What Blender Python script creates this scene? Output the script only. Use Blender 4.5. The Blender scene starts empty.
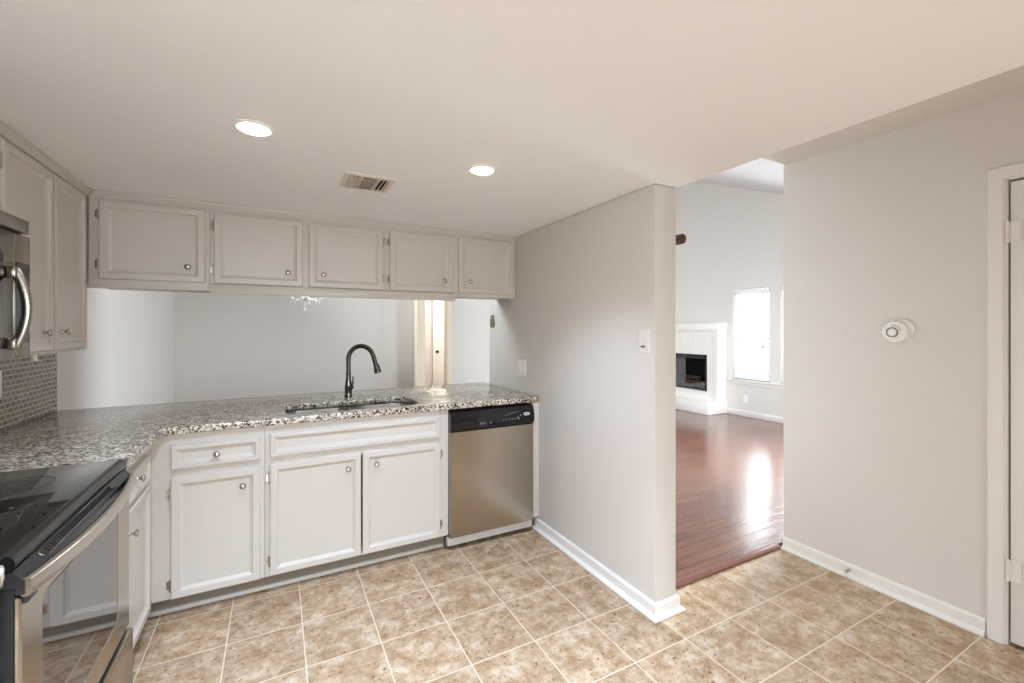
import bpy, bmesh, math, random
from mathutils import Vector, Matrix

random.seed(7)
SC = bpy.context.scene
COL = SC.collection
R = math.radians

# ------------------------------------------------------------------ camera
YAW = 28.05
EYE = 1.39
cam_data = bpy.data.cameras.new('camera')
cam = bpy.data.objects.new('camera', cam_data)
COL.objects.link(cam)
cam.location = (0, 0, EYE)
cam.rotation_euler = (R(90), 0, R(-YAW))
cam_data.sensor_fit = 'HORIZONTAL'
cam_data.sensor_width = 36.0
cam_data.lens = 36.0 * 442.0 / 1024.0
cam_data.shift_y = -12.5 / 1024.0
cam_data.clip_start = 0.02
SC.camera = cam

# ------------------------------------------------------------------ view, world, daylight
SC.view_settings.view_transform = 'Standard'
SC.view_settings.look = 'None'
SC.view_settings.exposure = 0.17
SC.view_settings.gamma = 1.0
SC.view_settings.use_curve_mapping = False
SC.cycles.max_bounces = 14
SC.cycles.diffuse_bounces = 8
SC.cycles.glossy_bounces = 5
SC.cycles.sample_clamp_indirect = 6.0
SC.cycles.caustics_reflective = False
SC.cycles.caustics_refractive = False

world = bpy.data.worlds.new('sky')
SC.world = world
world.use_nodes = True
bg = world.node_tree.nodes['Background']
bg.inputs['Color'].default_value = (0.86, 0.93, 1.0, 1)
bg.inputs['Strength'].default_value = 1.6


def daylight(name, loc, rot, sx, sy, power, color=(0.86, 0.945, 1.02), spread=95):
    """soft sky light standing just outside a window opening"""
    d = bpy.data.lights.new(name, 'AREA')
    d.shape = 'RECTANGLE'
    d.size, d.size_y = sx, sy
    d.energy = power
    d.color = color
    d.spread = R(spread)
    o = bpy.data.objects.new(name, d)
    o.location = loc
    o.rotation_euler = rot
    COL.objects.link(o)
    return o


# great room: the narrow windows, plus unseen patio, garden door and clerestory added for light
daylight('added_daylight_patio', (6.95, 2.4, 1.5), (0, R(76), 0), 1.9, 1.3, 215)
daylight('daylight_narrow_windows', (6.95, 3.95, 1.5), (0, R(76), 0), 1.4, 1.4, 60)
daylight('added_daylight_garden_door', (4.0, 7.25, 1.5), (R(-84), 0, 0), 1.9, 2.0, 60, spread=130)
daylight('added_daylight_clerestory', (-1.5, 5.0, 2.95), (0, R(-82), 0), 0.8, 2.1, 120, spread=120)
# added unseen windows, rear and front living wall (light travels towards +Y)
daylight('added_daylight_rear', (0.2, -2.95, 1.5), (R(64), 0, 0), 2.2, 1.4, 52)
daylight('added_daylight_front', (4.8, 1.15, 1.5), (R(76), 0, 0), 2.4, 1.8, 95)

CAN_POWER = 15.0
CAN_COLOR = (0.83, 0.995, 1.30)

# ------------------------------------------------------------------ materials


class NT:
    def __init__(self, name):
        self.m = bpy.data.materials.new(name)
        self.m.use_nodes = True
        self.t = self.m.node_tree
        self.b = self.t.nodes['Principled BSDF']

    def n(self, kind, **kw):
        x = self.t.nodes.new(kind)
        for k, v in kw.items():
            setattr(x, k, v)
        return x

    def l(self, a, ao, b, bi):
        self.t.links.new(a.outputs[ao], b.inputs[bi])

    def coords(self, scale=(1, 1, 1), loc=(0, 0, 0), rot=(0, 0, 0)):
        g = self.n('ShaderNodeNewGeometry')
        mp = self.n('ShaderNodeMapping')
        mp.inputs['Scale'].default_value = scale
        mp.inputs['Location'].default_value = loc
        mp.inputs['Rotation'].default_value = rot
        self.l(g, 'Position', mp, 'Vector')
        return mp

    def ramp(self, stops, interp='LINEAR'):
        r = self.n('ShaderNodeValToRGB')
        r.color_ramp.interpolation = interp
        e = r.color_ramp.elements
        while len(e) < len(stops):
            e.new(0.5)
        for i, (p, c) in enumerate(stops):
            e[i].position = p
            e[i].color = (*c, 1)
        return r


def lin(r, g, b):
    def f(v):
        v /= 255.0
        return v / 12.92 if v <= 0.04045 else ((v + 0.055) / 1.055) ** 2.4
    return (f(r), f(g), f(b))


def paint(name, rgb, rough=0.5, bump=0.02, scale=180.0, spec=0.5):
    k = NT(name)
    k.b.inputs['Base Color'].default_value = (*lin(*rgb), 1)
    k.b.inputs['Roughness'].default_value = rough
    k.b.inputs['Specular IOR Level'].default_value = spec
    if bump:
        no = k.n('ShaderNodeTexNoise')
        no.inputs['Scale'].default_value = scale
        no.inputs['Detail'].default_value = 2
        k.l(k.coords(), 'Vector', no, 'Vector')
        bp = k.n('ShaderNodeBump')
        bp.inputs['Strength'].default_value = bump
        bp.inputs['Distance'].default_value = 0.002
        k.l(no, 'Fac', bp, 'Height')
        k.l(bp, 'Normal', k.b, 'Normal')
    return k.m


def metal(name, rgb, rough=0.25, brushed=None, metallic=1.0):
    k = NT(name)
    k.b.inputs['Base Color'].default_value = (*lin(*rgb), 1)
    k.b.inputs['Metallic'].default_value = metallic
    k.b.inputs['Roughness'].default_value = rough
    if brushed:
        no = k.n('ShaderNodeTexNoise')
        no.inputs['Scale'].default_value = 1.0
        no.inputs['Detail'].default_value = 3
        k.l(k.coords(scale=brushed), 'Vector', no, 'Vector')
        mr = k.n('ShaderNodeMapRange')
        mr.inputs['To Min'].default_value = rough - 0.03
        mr.inputs['To Max'].default_value = rough + 0.04
        k.l(no, 'Fac', mr, 'Value')
        k.l(mr, 'Result', k.b, 'Roughness')
    return k.m


def plain(name, rgb, rough=0.4, emit=None, spec=0.5, noise=0.0):
    k = NT(name)
    c = lin(*rgb)
    k.b.inputs['Base Color'].default_value = (*c, 1)
    k.b.inputs['Roughness'].default_value = rough
    k.b.inputs['Specular IOR Level'].default_value = spec
    if noise:
        no = k.n('ShaderNodeTexNoise')
        no.inputs['Scale'].default_value = 40
        k.l(k.coords(), 'Vector', no, 'Vector')
        r = k.ramp([(0.3, tuple(v * (1 - noise) for v in c)), (0.7, tuple(min(1, v * (1 + noise)) for v in c))])
        k.l(no, 'Fac', r, 'Fac')
        k.l(r, 'Color', k.b, 'Base Color')
    if emit:
        k.b.inputs['Emission Color'].default_value = (*emit[0], 1)
        k.b.inputs['Emission Strength'].default_value = emit[1]
    return k.m


def mat_tile():
    k = NT('floor_tile')
    br = k.n('ShaderNodeTexBrick')
    br.offset = 0.0
    br.squash = 1.0
    br.inputs['Scale'].default_value = 1.0
    br.inputs['Brick Width'].default_value = 0.3025
    br.inputs['Row Height'].default_value = 0.3085
    br.inputs['Mortar Size'].default_value = 0.0032
    br.inputs['Mortar Smooth'].default_value = 0.3
    br.inputs['Bias'].default_value = 0.0
    br.inputs['Color1'].default_value = (0.36, 0.36, 0.36, 1)
    br.inputs['Color2'].default_value = (0.64, 0.64, 0.64, 1)
    mp = k.coords(loc=(-0.108 + 0.3025 * 20, -2.617 + 0.3085 * 30, 0))
    k.l(mp, 'Vector', br, 'Vector')
    big = k.n('ShaderNodeTexNoise')
    big.inputs['Scale'].default_value = 12.0
    big.inputs['Detail'].default_value = 8
    big.inputs['Roughness'].default_value = 0.8
    big.inputs['Distortion'].default_value = 0.1
    # every tile gets its own cut of the pattern
    add = k.n('ShaderNodeVectorMath', operation='ADD')
    sc = k.n('ShaderNodeVectorMath', operation='SCALE')
    sc.inputs['Scale'].default_value = 9.0
    k.l(br, 'Color', sc, 0)
    k.l(mp, 'Vector', add, 0)
    k.l(sc, 'Vector', add, 1)
    k.l(add, 'Vector', big, 'Vector')
    r = k.ramp([(0.24, lin(126, 96, 66)), (0.42, lin(162, 134, 102)), (0.54, lin(189, 166, 138)), (0.70, lin(218, 205, 186))])
    k.l(big, 'Fac', r, 'Fac')
    sp = k.n('ShaderNodeTexNoise')
    sp.inputs['Scale'].default_value = 62.0
    sp.inputs['Detail'].default_value = 4
    k.l(add, 'Vector', sp, 'Vector')
    r2 = k.ramp([(0.30, lin(140, 108, 80)), (0.39, (1, 1, 1))])
    k.l(sp, 'Fac', r2, 'Fac')
    mul = k.n('ShaderNodeMixRGB', blend_type='MULTIPLY')
    mul.inputs['Fac'].default_value = 0.8
    k.l(r, 'Color', mul, 'Color1')
    k.l(r2, 'Color', mul, 'Color2')
    tone = k.n('ShaderNodeMixRGB', blend_type='OVERLAY')
    tone.inputs['Fac'].default_value = 0.22
    k.l(mul, 'Color', tone, 'Color1')
    k.l(br, 'Color', tone, 'Color2')
    mix = k.n('ShaderNodeMixRGB')
    mix.inputs['Color2'].default_value = (*lin(222, 206, 184), 1)
    k.l(br, 'Fac', mix, 'Fac')
    k.l(tone, 'Color', mix, 'Color1')
    k.l(mix, 'Color', k.b, 'Base Color')
    rr = k.n('ShaderNodeMapRange')
    rr.inputs['To Min'].default_value = 0.15
    rr.inputs['To Max'].default_value = 0.32
    k.l(sp, 'Fac', rr, 'Value')
    k.l(rr, 'Result', k.b, 'Roughness')
    inv = k.n('ShaderNodeMath', operation='SUBTRACT')
    inv.inputs[0].default_value = 1.0
    k.l(br, 'Fac', inv, 1)
    bp = k.n('ShaderNodeBump')
    bp.inputs['Strength'].default_value = 0.5
    bp.inputs['Distance'].default_value = 0.002
    k.l(inv, 'Value', bp, 'Height')
    bp2 = k.n('ShaderNodeBump')
    bp2.inputs['Strength'].default_value = 0.12
    bp2.inputs['Distance'].default_value = 0.003
    k.l(big, 'Fac', bp2, 'Height')
    k.l(bp, 'Normal', bp2, 'Normal')
    k.l(bp2, 'Normal', k.b, 'Normal')
    return k.m


def mat_wood_floor():
    k = NT('cherry_planks')
    br = k.n('ShaderNodeTexBrick')
    br.offset = 0.37
    br.inputs['Scale'].default_value = 1.0
    br.inputs['Brick Width'].default_value = 0.95
    br.inputs['Row Height'].default_value = 0.083
    br.inputs['Mortar Size'].default_value = 0.0018
    br.inputs['Mortar Smooth'].default_value = 0.2
    br.inputs['Color1'].default_value = (0.25, 0.25, 0.25, 1)
    br.inputs['Color2'].default_value = (0.75, 0.75, 0.75, 1)
    mp = k.coords(loc=(8, 9, 0))
    k.l(mp, 'Vector', br, 'Vector')
    no = k.n('ShaderNodeTexNoise')
    no.inputs['Scale'].default_value = 1.0
    no.inputs['Detail'].default_value = 6
    add = k.n('ShaderNodeVectorMath', operation='ADD')
    st = k.coords(scale=(1.6, 26, 1))
    k.l(st, 'Vector', add, 0)
    sc = k.n('ShaderNodeVectorMath', operation='SCALE')
    sc.inputs['Scale'].default_value = 40.0
    k.l(br, 'Color', sc, 0)
    k.l(sc, 'Vector', add, 1)
    k.l(add, 'Vector', no, 'Vector')
    r = k.ramp([(0.2, lin(96, 60, 46)), (0.55, lin(116, 76, 60)), (0.85, lin(134, 92, 74))])
    k.l(no, 'Fac', r, 'Fac')
    tone = k.n('ShaderNodeMixRGB', blend_type='OVERLAY')
    tone.inputs['Fac'].default_value = 0.35
    k.l(r, 'Color', tone, 'Color1')
    k.l(br, 'Color', tone, 'Color2')
    mix = k.n('ShaderNodeMixRGB')
    mix.inputs['Color2'].default_value = (*lin(52, 24, 20), 1)
    k.l(br, 'Fac', mix, 'Fac')
    k.l(tone, 'Color', mix, 'Color1')
    k.l(mix, 'Color', k.b, 'Base Color')
    k.b.inputs['Roughness'].default_value = 0.22
    k.b.inputs['Coat Weight'].default_value = 0.4
    k.b.inputs['Coat Roughness'].default_value = 0.2
    k.b.inputs['Coat IOR'].default_value = 1.7
    wv = k.n('ShaderNodeTexNoise')
    wv.inputs['Scale'].default_value = 1.0
    k.l(k.coords(scale=(2.0, 12.0, 1)), 'Vector', wv, 'Vector')
    bp = k.n('ShaderNodeBump')
    bp.inputs['Strength'].default_value = 0.25
    bp.inputs['Distance'].default_value = 0.006
    k.l(wv, 'Fac', bp, 'Height')
    k.l(bp, 'Normal', k.b, 'Normal')
    k.l(bp, 'Normal', k.b, 'Coat Normal')
    return k.m


def mat_granite():
    k = NT('speckled_granite')
    mp = k.coords()
    warp = k.n('ShaderNodeTexNoise')
    warp.inputs['Scale'].default_value = 30
    warp.inputs['Detail'].default_value = 3
    k.l(mp, 'Vector', warp, 'Vector')
    wm = k.n('ShaderNodeVectorMath', operation='SCALE')
    wm.inputs['Scale'].default_value = 0.02
    k.l(warp, 'Color', wm, 0)
    ad = k.n('ShaderNodeVectorMath', operation='ADD')
    k.l(mp, 'Vector', ad, 0)
    k.l(wm, 'Vector', ad, 1)
    vo = k.n('ShaderNodeTexVoronoi')
    vo.inputs['Scale'].default_value = 120
    k.l(ad, 'Vector', vo, 'Vector')
    sep = k.n('ShaderNodeSeparateColor')
    k.l(vo, 'Color', sep, 'Color')
    r = k.ramp([(0.0, lin(50, 45, 41)), (0.15, lin(120, 106, 90)), (0.27, lin(176, 164, 145)),
                (0.50, lin(212, 203, 186)), (0.72, lin(236, 230, 217)), (0.94, lin(136, 118, 98))], 'CONSTANT')
    k.l(sep, 'Red', r, 'Fac')
    cl = k.n('ShaderNodeTexNoise')
    cl.inputs['Scale'].default_value = 14
    cl.inputs['Detail'].default_value = 5
    k.l(mp, 'Vector', cl, 'Vector')
    r2 = k.ramp([(0.36, lin(150, 136, 120)), (0.6, (1, 1, 1))])
    k.l(cl, 'Fac', r2, 'Fac')
    mul = k.n('ShaderNodeMixRGB', blend_type='MULTIPLY')
    mul.inputs['Fac'].default_value = 0.5
    k.l(r, 'Color', mul, 'Color1')
    k.l(r2, 'Color', mul, 'Color2')
    fl = k.n('ShaderNodeTexNoise')
    fl.inputs['Scale'].default_value = 150
    k.l(mp, 'Vector', fl, 'Vector')
    r3 = k.ramp([(0.33, lin(44, 38, 34)), (0.4, (1, 1, 1))])
    k.l(fl, 'Fac', r3, 'Fac')
    mul2 = k.n('ShaderNodeMixRGB', blend_type='MULTIPLY')
    mul2.inputs['Fac'].default_value = 0.8
    k.l(mul, 'Color', mul2, 'Color1')
    k.l(r3, 'Color', mul2, 'Color2')
    k.l(mul2, 'Color', k.b, 'Base Color')
    k.b.inputs['Roughness'].default_value = 0.11
    bp = k.n('ShaderNodeBump')
    bp.inputs['Strength'].default_value = 0.03
    bp.inputs['Distance'].default_value = 0.001
    k.l(vo, 'Distance', bp, 'Height')
    k.l(bp, 'Normal', k.b, 'Normal')
    return k.m


def mat_mosaic():
    k = NT('glass_mosaic')
    g = k.n('ShaderNodeNewGeometry')
    sp = k.n('ShaderNodeSeparateXYZ')
    k.l(g, 'Position', sp, 'Vector')
    cb = k.n('ShaderNodeCombineXYZ')
    k.l(sp, 'Y', cb, 'X')
    k.l(sp, 'Z', cb, 'Y')
    br = k.n('ShaderNodeTexBrick')
    br.offset = 0.5
    br.inputs['Scale'].default_value = 1.0
    br.inputs['Brick Width'].default_value = 0.048
    br.inputs['Row Height'].default_value = 0.0255
    br.inputs['Mortar Size'].default_value = 0.0027
    br.inputs['Mortar Smooth'].default_value = 0.1
    br.inputs['Color1'].default_value = (*lin(86, 76, 63), 1)
    br.inputs['Color2'].default_value = (*lin(130, 117, 99), 1)
    br.inputs['Mortar'].default_value = (*lin(204, 194, 176), 1)
    k.l(cb, 'Vector', br, 'Vector')
    k.l(br, 'Color', k.b, 'Base Color')
    k.b.inputs['Roughness'].default_value = 0.22
    inv = k.n('ShaderNodeMath', operation='SUBTRACT')
    inv.inputs[0].default_value = 1.0
    k.l(br, 'Fac', inv, 1)
    bp = k.n('ShaderNodeBump')
    bp.inputs['Strength'].default_value = 0.5
    bp.inputs['Distance'].default_value = 0.002
    k.l(inv, 'Value', bp, 'Height')
    k.l(bp, 'Normal', k.b, 'Normal')
    return k.m


def mat_glass(name, tint=(1, 1, 1), refl=0.08):
    k = NT(name)
    out = k.t.nodes['Material Output']
    tr = k.n('ShaderNodeBsdfTransparent')
    tr.inputs['Color'].default_value = (*tint, 1)
    gl = k.n('ShaderNodeBsdfGlossy')
    gl.inputs['Roughness'].default_value = 0.02
    mx = k.n('ShaderNodeMixShader')
    fr = k.n('ShaderNodeFresnel')
    fr.inputs['IOR'].default_value = 1.45
    ad = k.n('ShaderNodeMath', operation='ADD')
    ad.use_clamp = True
    ad.inputs[1].default_value = refl
    k.l(fr, 'Fac', ad, 0)
    k.l(ad, 'Value', mx, 'Fac')
    k.l(tr, 'BSDF', mx, 1)
    k.l(gl, 'BSDF', mx, 2)
    k.l(mx, 'Shader', out, 'Surface')
    return k.m


M = dict(
    wall=paint('greige_wall_paint', (221, 217, 211), 0.55, 0.05, 160),
    ceil=paint('white_ceiling_paint', (248, 249, 250), 0.7, 0.05, 120),
    trim=paint('white_trim_paint', (236, 233, 228), 0.35, 0.0),
    cab=paint('off_white_cabinet_paint', (206, 200, 192), 0.32, 0.015, 60),
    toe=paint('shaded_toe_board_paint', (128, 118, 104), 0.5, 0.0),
    door=paint('cream_door_paint', (236, 226, 208), 0.4, 0.0),
    tile=mat_tile(), wood=mat_wood_floor(), granite=mat_granite(), mosaic=mat_mosaic(),
    steel=metal('brushed_steel', (178, 168, 154), 0.24),
    steel_h=metal('brushed_steel_bar', (196, 188, 178), 0.24, (160, 3, 160)),
    mwsteel=metal('dark_brushed_steel', (150, 142, 132), 0.24, (3, 3, 220)),
    sink=metal('satin_sink_steel', (150, 147, 142), 0.3),
    nickel=metal('satin_nickel', (190, 182, 172), 0.2),
    gunmetal=metal('dark_nickel', (112, 106, 100), 0.17),
    chrome=metal('chrome', (225, 222, 218), 0.1),
    black=plain('black_enamel', (16, 16, 17), 0.18),
    blackp=plain('black_plastic', (24, 24, 25), 0.32),
    darkgap=plain('dark_recess', (20, 18, 17), 0.8),
    glasstop=plain('black_ceramic_glass', (12, 12, 13), 0.04),
    ring=plain('grey_burner_print', (88, 86, 84), 0.2),
    ovenglass=None,
    plastic=plain('white_plastic', (238, 236, 230), 0.3),
    print=plain('pale_panel_print', (206, 204, 198), 0.4),
    greyprint=plain('grey_print', (120, 120, 118), 0.5),
    keyprint=plain('dim_key_print', (62, 62, 64), 0.4),
    bulb=plain('lit_lamp_lens', (255, 250, 240), 0.4, ((1.0, 0.96, 0.9), 22.0)),
    blind=plain('white_blind_slat', (240, 240, 238), 0.45),
    pane=mat_glass('window_glass'),
    firebrick=plain('black_firebox_lining', (30, 28, 27), 0.85, noise=0.4),
    log=plain('pale_fire_log', (172, 148, 122), 0.9, noise=0.35),
    iron=plain('black_iron', (18, 18, 18), 0.5),
    fireglass=mat_glass('smoked_fire_glass', (0.75, 0.75, 0.76), 0.02),
    brownwood=plain('dark_brown_wood', (72, 40, 30), 0.35, noise=0.2),
    nosing=plain('mahogany_nosing', (124, 84, 74), 0.14, noise=0.15),
    crystal=plain('clear_white_glass', (236, 236, 234), 0.12),
    vault=paint('living_ceiling_paint', (226, 227, 228), 0.7, 0.05, 120),
    strip=plain('grey_toe_strip_paint', (192, 186, 177), 0.45),
    lawn=plain('lawn_and_paving', (104, 108, 88), 0.9, noise=0.3),
    bronze=metal('antique_brass', (150, 138, 118), 0.35),
    grille=plain('painted_register', (224, 214, 202), 0.4),
    ductdark=plain('dark_duct', (42, 36, 31), 0.9),
)
k = NT('smoked_oven_glass')
k.b.inputs['Base Color'].default_value = (*lin(52, 46, 40), 1)
k.b.inputs['Roughness'].default_value = 0.03
k.b.inputs['Specular IOR Level'].default_value = 1.0
k.b.inputs['IOR'].default_value = 2.3
M['ovenglass'] = k.m

# ------------------------------------------------------------------ mesh helpers
ORG = {}


class MB:
    def __init__(self):
        self.bm = bmesh.new()

    def _merge(self, b):
        me = bpy.data.meshes.new('tmp')
        b.to_mesh(me)
        self.bm.from_mesh(me)
        bpy.data.meshes.remove(me)
        b.free()
        return self

    def box(self, x0, x1, y0, y1, z0, z1, bev=0.0, seg=2):
        b = bmesh.new()
        bmesh.ops.create_cube(b, size=1.0)
        for v in b.verts:
            v.co = Vector(((x0 + x1) / 2 + v.co.x * (x1 - x0), (y0 + y1) / 2 + v.co.y * (y1 - y0), (z0 + z1) / 2 + v.co.z * (z1 - z0)))
        if bev:
            bmesh.ops.bevel(b, geom=list(b.edges), offset=bev, segments=seg, affect='EDGES', profile=0.5)
        return self._merge(b)

    def obox(self, center, size, rot, bev=0.0):
        b = bmesh.new()
        bmesh.ops.create_cube(b, size=1.0)
        for v in b.verts:
            v.co = Vector((v.co.x * size[0], v.co.y * size[1], v.co.z * size[2]))
        if bev:
            bmesh.ops.bevel(b, geom=list(b.edges), offset=bev, segments=2, affect='EDGES', profile=0.5)
        bmesh.ops.transform(b, matrix=Matrix.Translation(center) @ rot.to_4x4(), verts=b.verts)
        return self._merge(b)

    def prism(self, pts, axis, a0, a1, bev=0.0, seg=2):
        """extrude a 2D outline along axis. pts are (u,v): axis x->(y,z), y->(x,z), z->(x,y)"""
        b = bmesh.new()

        def mk(u, v, a):
            return {'x': (a, u, v), 'y': (u, a, v), 'z': (u, v, a)}[axis]
        v0 = [b.verts.new(mk(u, v, a0)) for u, v in pts]
        v1 = [b.verts.new(mk(u, v, a1)) for u, v in pts]
        n = len(pts)
        b.faces.new(v0)
        b.faces.new(list(reversed(v1)))
        for i in range(n):
            b.faces.new((v0[i], v0[(i + 1) % n], v1[(i + 1) % n], v1[i]))
        bmesh.ops.recalc_face_normals(b, faces=b.faces)
        if bev:
            bmesh.ops.bevel(b, geom=list(b.edges), offset=bev, segments=seg, affect='EDGES', profile=0.5)
        return self._merge(b)

    def slab(self, outer, holes, z0, z1, bev=0.0):
        """flat slab with holes cut through"""
        b = bmesh.new()
        ed = []
        for loop in [outer] + holes:
            vs = [b.verts.new((x, y, z1)) for x, y in loop]
            for i in range(len(vs)):
                ed.append(b.edges.new((vs[i], vs[(i + 1) % len(vs)])))
        bmesh.ops.triangle_fill(b, use_beauty=True, use_dissolve=False, edges=ed)
        fs = list(b.faces)
        ret = bmesh.ops.extrude_face_region(b, geom=fs)
        top = [g for g in ret['geom'] if isinstance(g, bmesh.types.BMVert)]
        for v in top:
            v.co.z = z0
        bmesh.ops.recalc_face_normals(b, faces=b.faces)
        if bev:
            es = [e for e in b.edges if len(e.link_faces) == 2 and e.calc_face_angle(0) > 1.0 and abs(e.verts[0].co.z - e.verts[1].co.z) < 1e-5]
            bmesh.ops.bevel(b, geom=es, offset=bev, segments=3, affect='EDGES', profile=0.5)
        return self._merge(b)

    def lathe(self, prof, origin, axis, seg=20):
        """prof: (radius, height) pairs along axis"""
        b = bmesh.new()
        rot = Vector((0, 0, 1)).rotation_difference(Vector(axis).normalized()).to_matrix()
        rings = []
        for r_, h_ in prof:
            if r_ < 1e-6:
                rings.append([b.verts.new(Vector(origin) + rot @ Vector((0, 0, h_)))])
            else:
                rings.append([b.verts.new(Vector(origin) + rot @ Vector((r_ * math.cos(2 * math.pi * i / seg), r_ * math.sin(2 * math.pi * i / seg), h_))) for i in range(seg)])
        for a, c in zip(rings, rings[1:]):
            for i in range(seg):
                j = (i + 1) % seg
                if len(a) == 1 and len(c) == 1:
                    continue
                if len(a) == 1:
                    b.faces.new((a[0], c[j], c[i]))
                elif len(c) == 1:
                    b.faces.new((a[i], a[j], c[0]))
                else:
                    b.faces.new((a[i], a[j], c[j], c[i]))
        for ring in (rings[0], rings[-1]):
            if len(ring) > 2:
                b.faces.new(ring)
        bmesh.ops.recalc_face_normals(b, faces=b.faces)
        return self._merge(b)

    def cyl(self, p0, p1, r, seg=14):
        d = Vector(p1) - Vector(p0)
        return self.lathe([(r, 0), (r, d.length)], p0, d, seg)

    def sweep(self, pts, section, closed=False, up=(0, 0, 1)):
        """sweep a closed 2D section (list of (a,b) or function of t) along points"""
        b = bmesh.new()
        P = [Vector(p) for p in pts]
        n = len(P)
        rings = []
        prev = None
        for i in range(n):
            t = (P[min(i + 1, n - 1)] - P[max(i - 1, 0)]).normalized()
            if prev is None:
                a = Vector(up).cross(t)
                if a.length < 1e-4:
                    a = Vector((1, 0, 0)).cross(t)
                a.normalize()
            else:
                a = (prev - t * prev.dot(t)).normalized()
            prev = a
            c = t.cross(a)
            sec = section(i / (n - 1)) if callable(section) else section
            rings.append([b.verts.new(P[i] + a * s + c * q) for s, q in sec])
        m = len(rings[0])
        for A, B in zip(rings, rings[1:]):
            for i in range(m):
                b.faces.new((A[i], A[(i + 1) % m], B[(i + 1) % m], B[i]))
        b.faces.new(rings[0])
        b.faces.new(rings[-1])
        bmesh.ops.recalc_face_normals(b, faces=b.faces)
        return self._merge(b)

    def tube(self, pts, r, seg=12):
        if callable(r):
            f = lambda t: [(r(t) * math.cos(2 * math.pi * i / seg), r(t) * math.sin(2 * math.pi * i / seg)) for i in range(seg)]
        else:
            f = [(r * math.cos(2 * math.pi * i / seg), r * math.sin(2 * math.pi * i / seg)) for i in range(seg)]
        return self.sweep(pts, f)

    def rings(self, loops, fn, cap_last=True, cap_first=True):
        """skin consecutive loops of equal length; fn maps (u,v,w) to a point"""
        b = bmesh.new()
        rr = [[b.verts.new(fn(*p)) for p in lp] for lp in loops]
        m = len(rr[0])
        for A, B in zip(rr, rr[1:]):
            for i in range(m):
                b.faces.new((A[i], A[(i + 1) % m], B[(i + 1) % m], B[i]))
        if cap_first:
            b.faces.new(rr[0])
        if cap_last:
            b.faces.new(rr[-1])
        bmesh.ops.recalc_face_normals(b, faces=b.faces)
        return self._merge(b)

    def build(self, name, mat, parent=None, smooth=True, angle=32, origin=None):
        me = bpy.data.meshes.new(name)
        if parent is not None:
            o0 = Vector(ORG[parent.name])
        elif origin is not None:
            o0 = Vector(origin)
        else:
            o0 = Vector((0, 0, 0))
        bmesh.ops.translate(self.bm, verts=self.bm.verts, vec=-o0)
        self.bm.to_mesh(me)
        self.bm.free()
        me.materials.append(mat)
        if smooth:
            for p in me.polygons:
                p.use_smooth = True
            me.set_sharp_from_angle(angle=R(angle))
        ob = bpy.data.objects.new(name, me)
        COL.objects.link(ob)
        ORG[ob.name] = tuple(o0)
        if parent is not None:
            ob.parent = parent
        else:
            ob.location = o0
        return ob


def thing(name, label, cat, loc, group=None):
    o = bpy.data.objects.new(name, None)
    o.empty_display_size = 0.05
    COL.objects.link(o)
    o.location = loc
    o['label'] = label
    o['category'] = cat
    if group:
        o['group'] = group
    ORG[o.name] = tuple(loc)
    return o


def tag(o, label, cat, group=None):
    o['label'] = label
    o['category'] = cat
    if group:
        o['group'] = group
    return o


def struct(o):
    o['kind'] = 'structure'
    return o


def rect_loop(u0, u1, v0, v1, w, r=0.0, n=5):
    if r <= 0:
        return [(u0, v0, w), (u1, v0, w), (u1, v1, w), (u0, v1, w)]
    out = []
    for cx, cy, a0 in ((u1 - r, v0 + r, -90), (u1 - r, v1 - r, 0), (u0 + r, v1 - r, 90), (u0 + r, v0 + r, 180)):
        for i in range(n + 1):
            a = R(a0 + 90 * i / n)
            out.append((cx + r * math.cos(a), cy + r * math.sin(a), w))
    return out


def facing(kind, plane):
    """(u, v, w): u along the wall, v up, w out of the face"""
    return {'-y': lambda u, v, w: (u, plane - w, v), '+x': lambda u, v, w: (plane + w, u, v),
            '-x': lambda u, v, w: (plane - w, u, v), '+y': lambda u, v, w: (u, plane + w, v)}[kind]


def facing_dir(kind):
    return {'-y': (0, -1, 0), '+x': (1, 0, 0), '-x': (-1, 0, 0), '+y': (0, 1, 0)}[kind]


def wall_cells(axis, a0, a1, u0, u1, z0, z1, holes):
    """wall slab between a0 and a1 on its thin axis, with rectangular holes (u0,u1,z0,z1)"""
    us = sorted({u0, u1, *[h[0] for h in holes], *[h[1] for h in holes]})
    zs = sorted({z0, z1, *[h[2] for h in holes], *[h[3] for h in holes]})
    mb = MB()
    for ua, ub in zip(us, us[1:]):
        for za, zb in zip(zs, zs[1:]):
            uc, zc = (ua + ub) / 2, (za + zb) / 2
            if any(h[0] < uc < h[1] and h[2] < zc < h[3] for h in holes):
                continue
            if axis == 'x':
                mb.box(a0, a1, ua, ub, za, zb)
            else:
                mb.box(ua, ub, a0, a1, za, zb)
    return mb


# ------------------------------------------------------------------ dimensions
XL = -1.115           # left wall
XS, XS2 = 1.606, 1.750  # partition faces
YS, YB = 1.552, 3.43  # partition near end, far end
XR = 2.84             # right wall
XW = 6.55             # window wall of the living room
YD = 6.75             # far wall of the dining room
YT = 1.706             # threshold line
YR = -2.60            # rear wall
ZK, ZH = 2.09, 2.425  # kitchen and hall ceilings
SL = 0.423            # slope of the vault


def vault(y):
    return ZH + SL * (y - 1.65)


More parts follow.
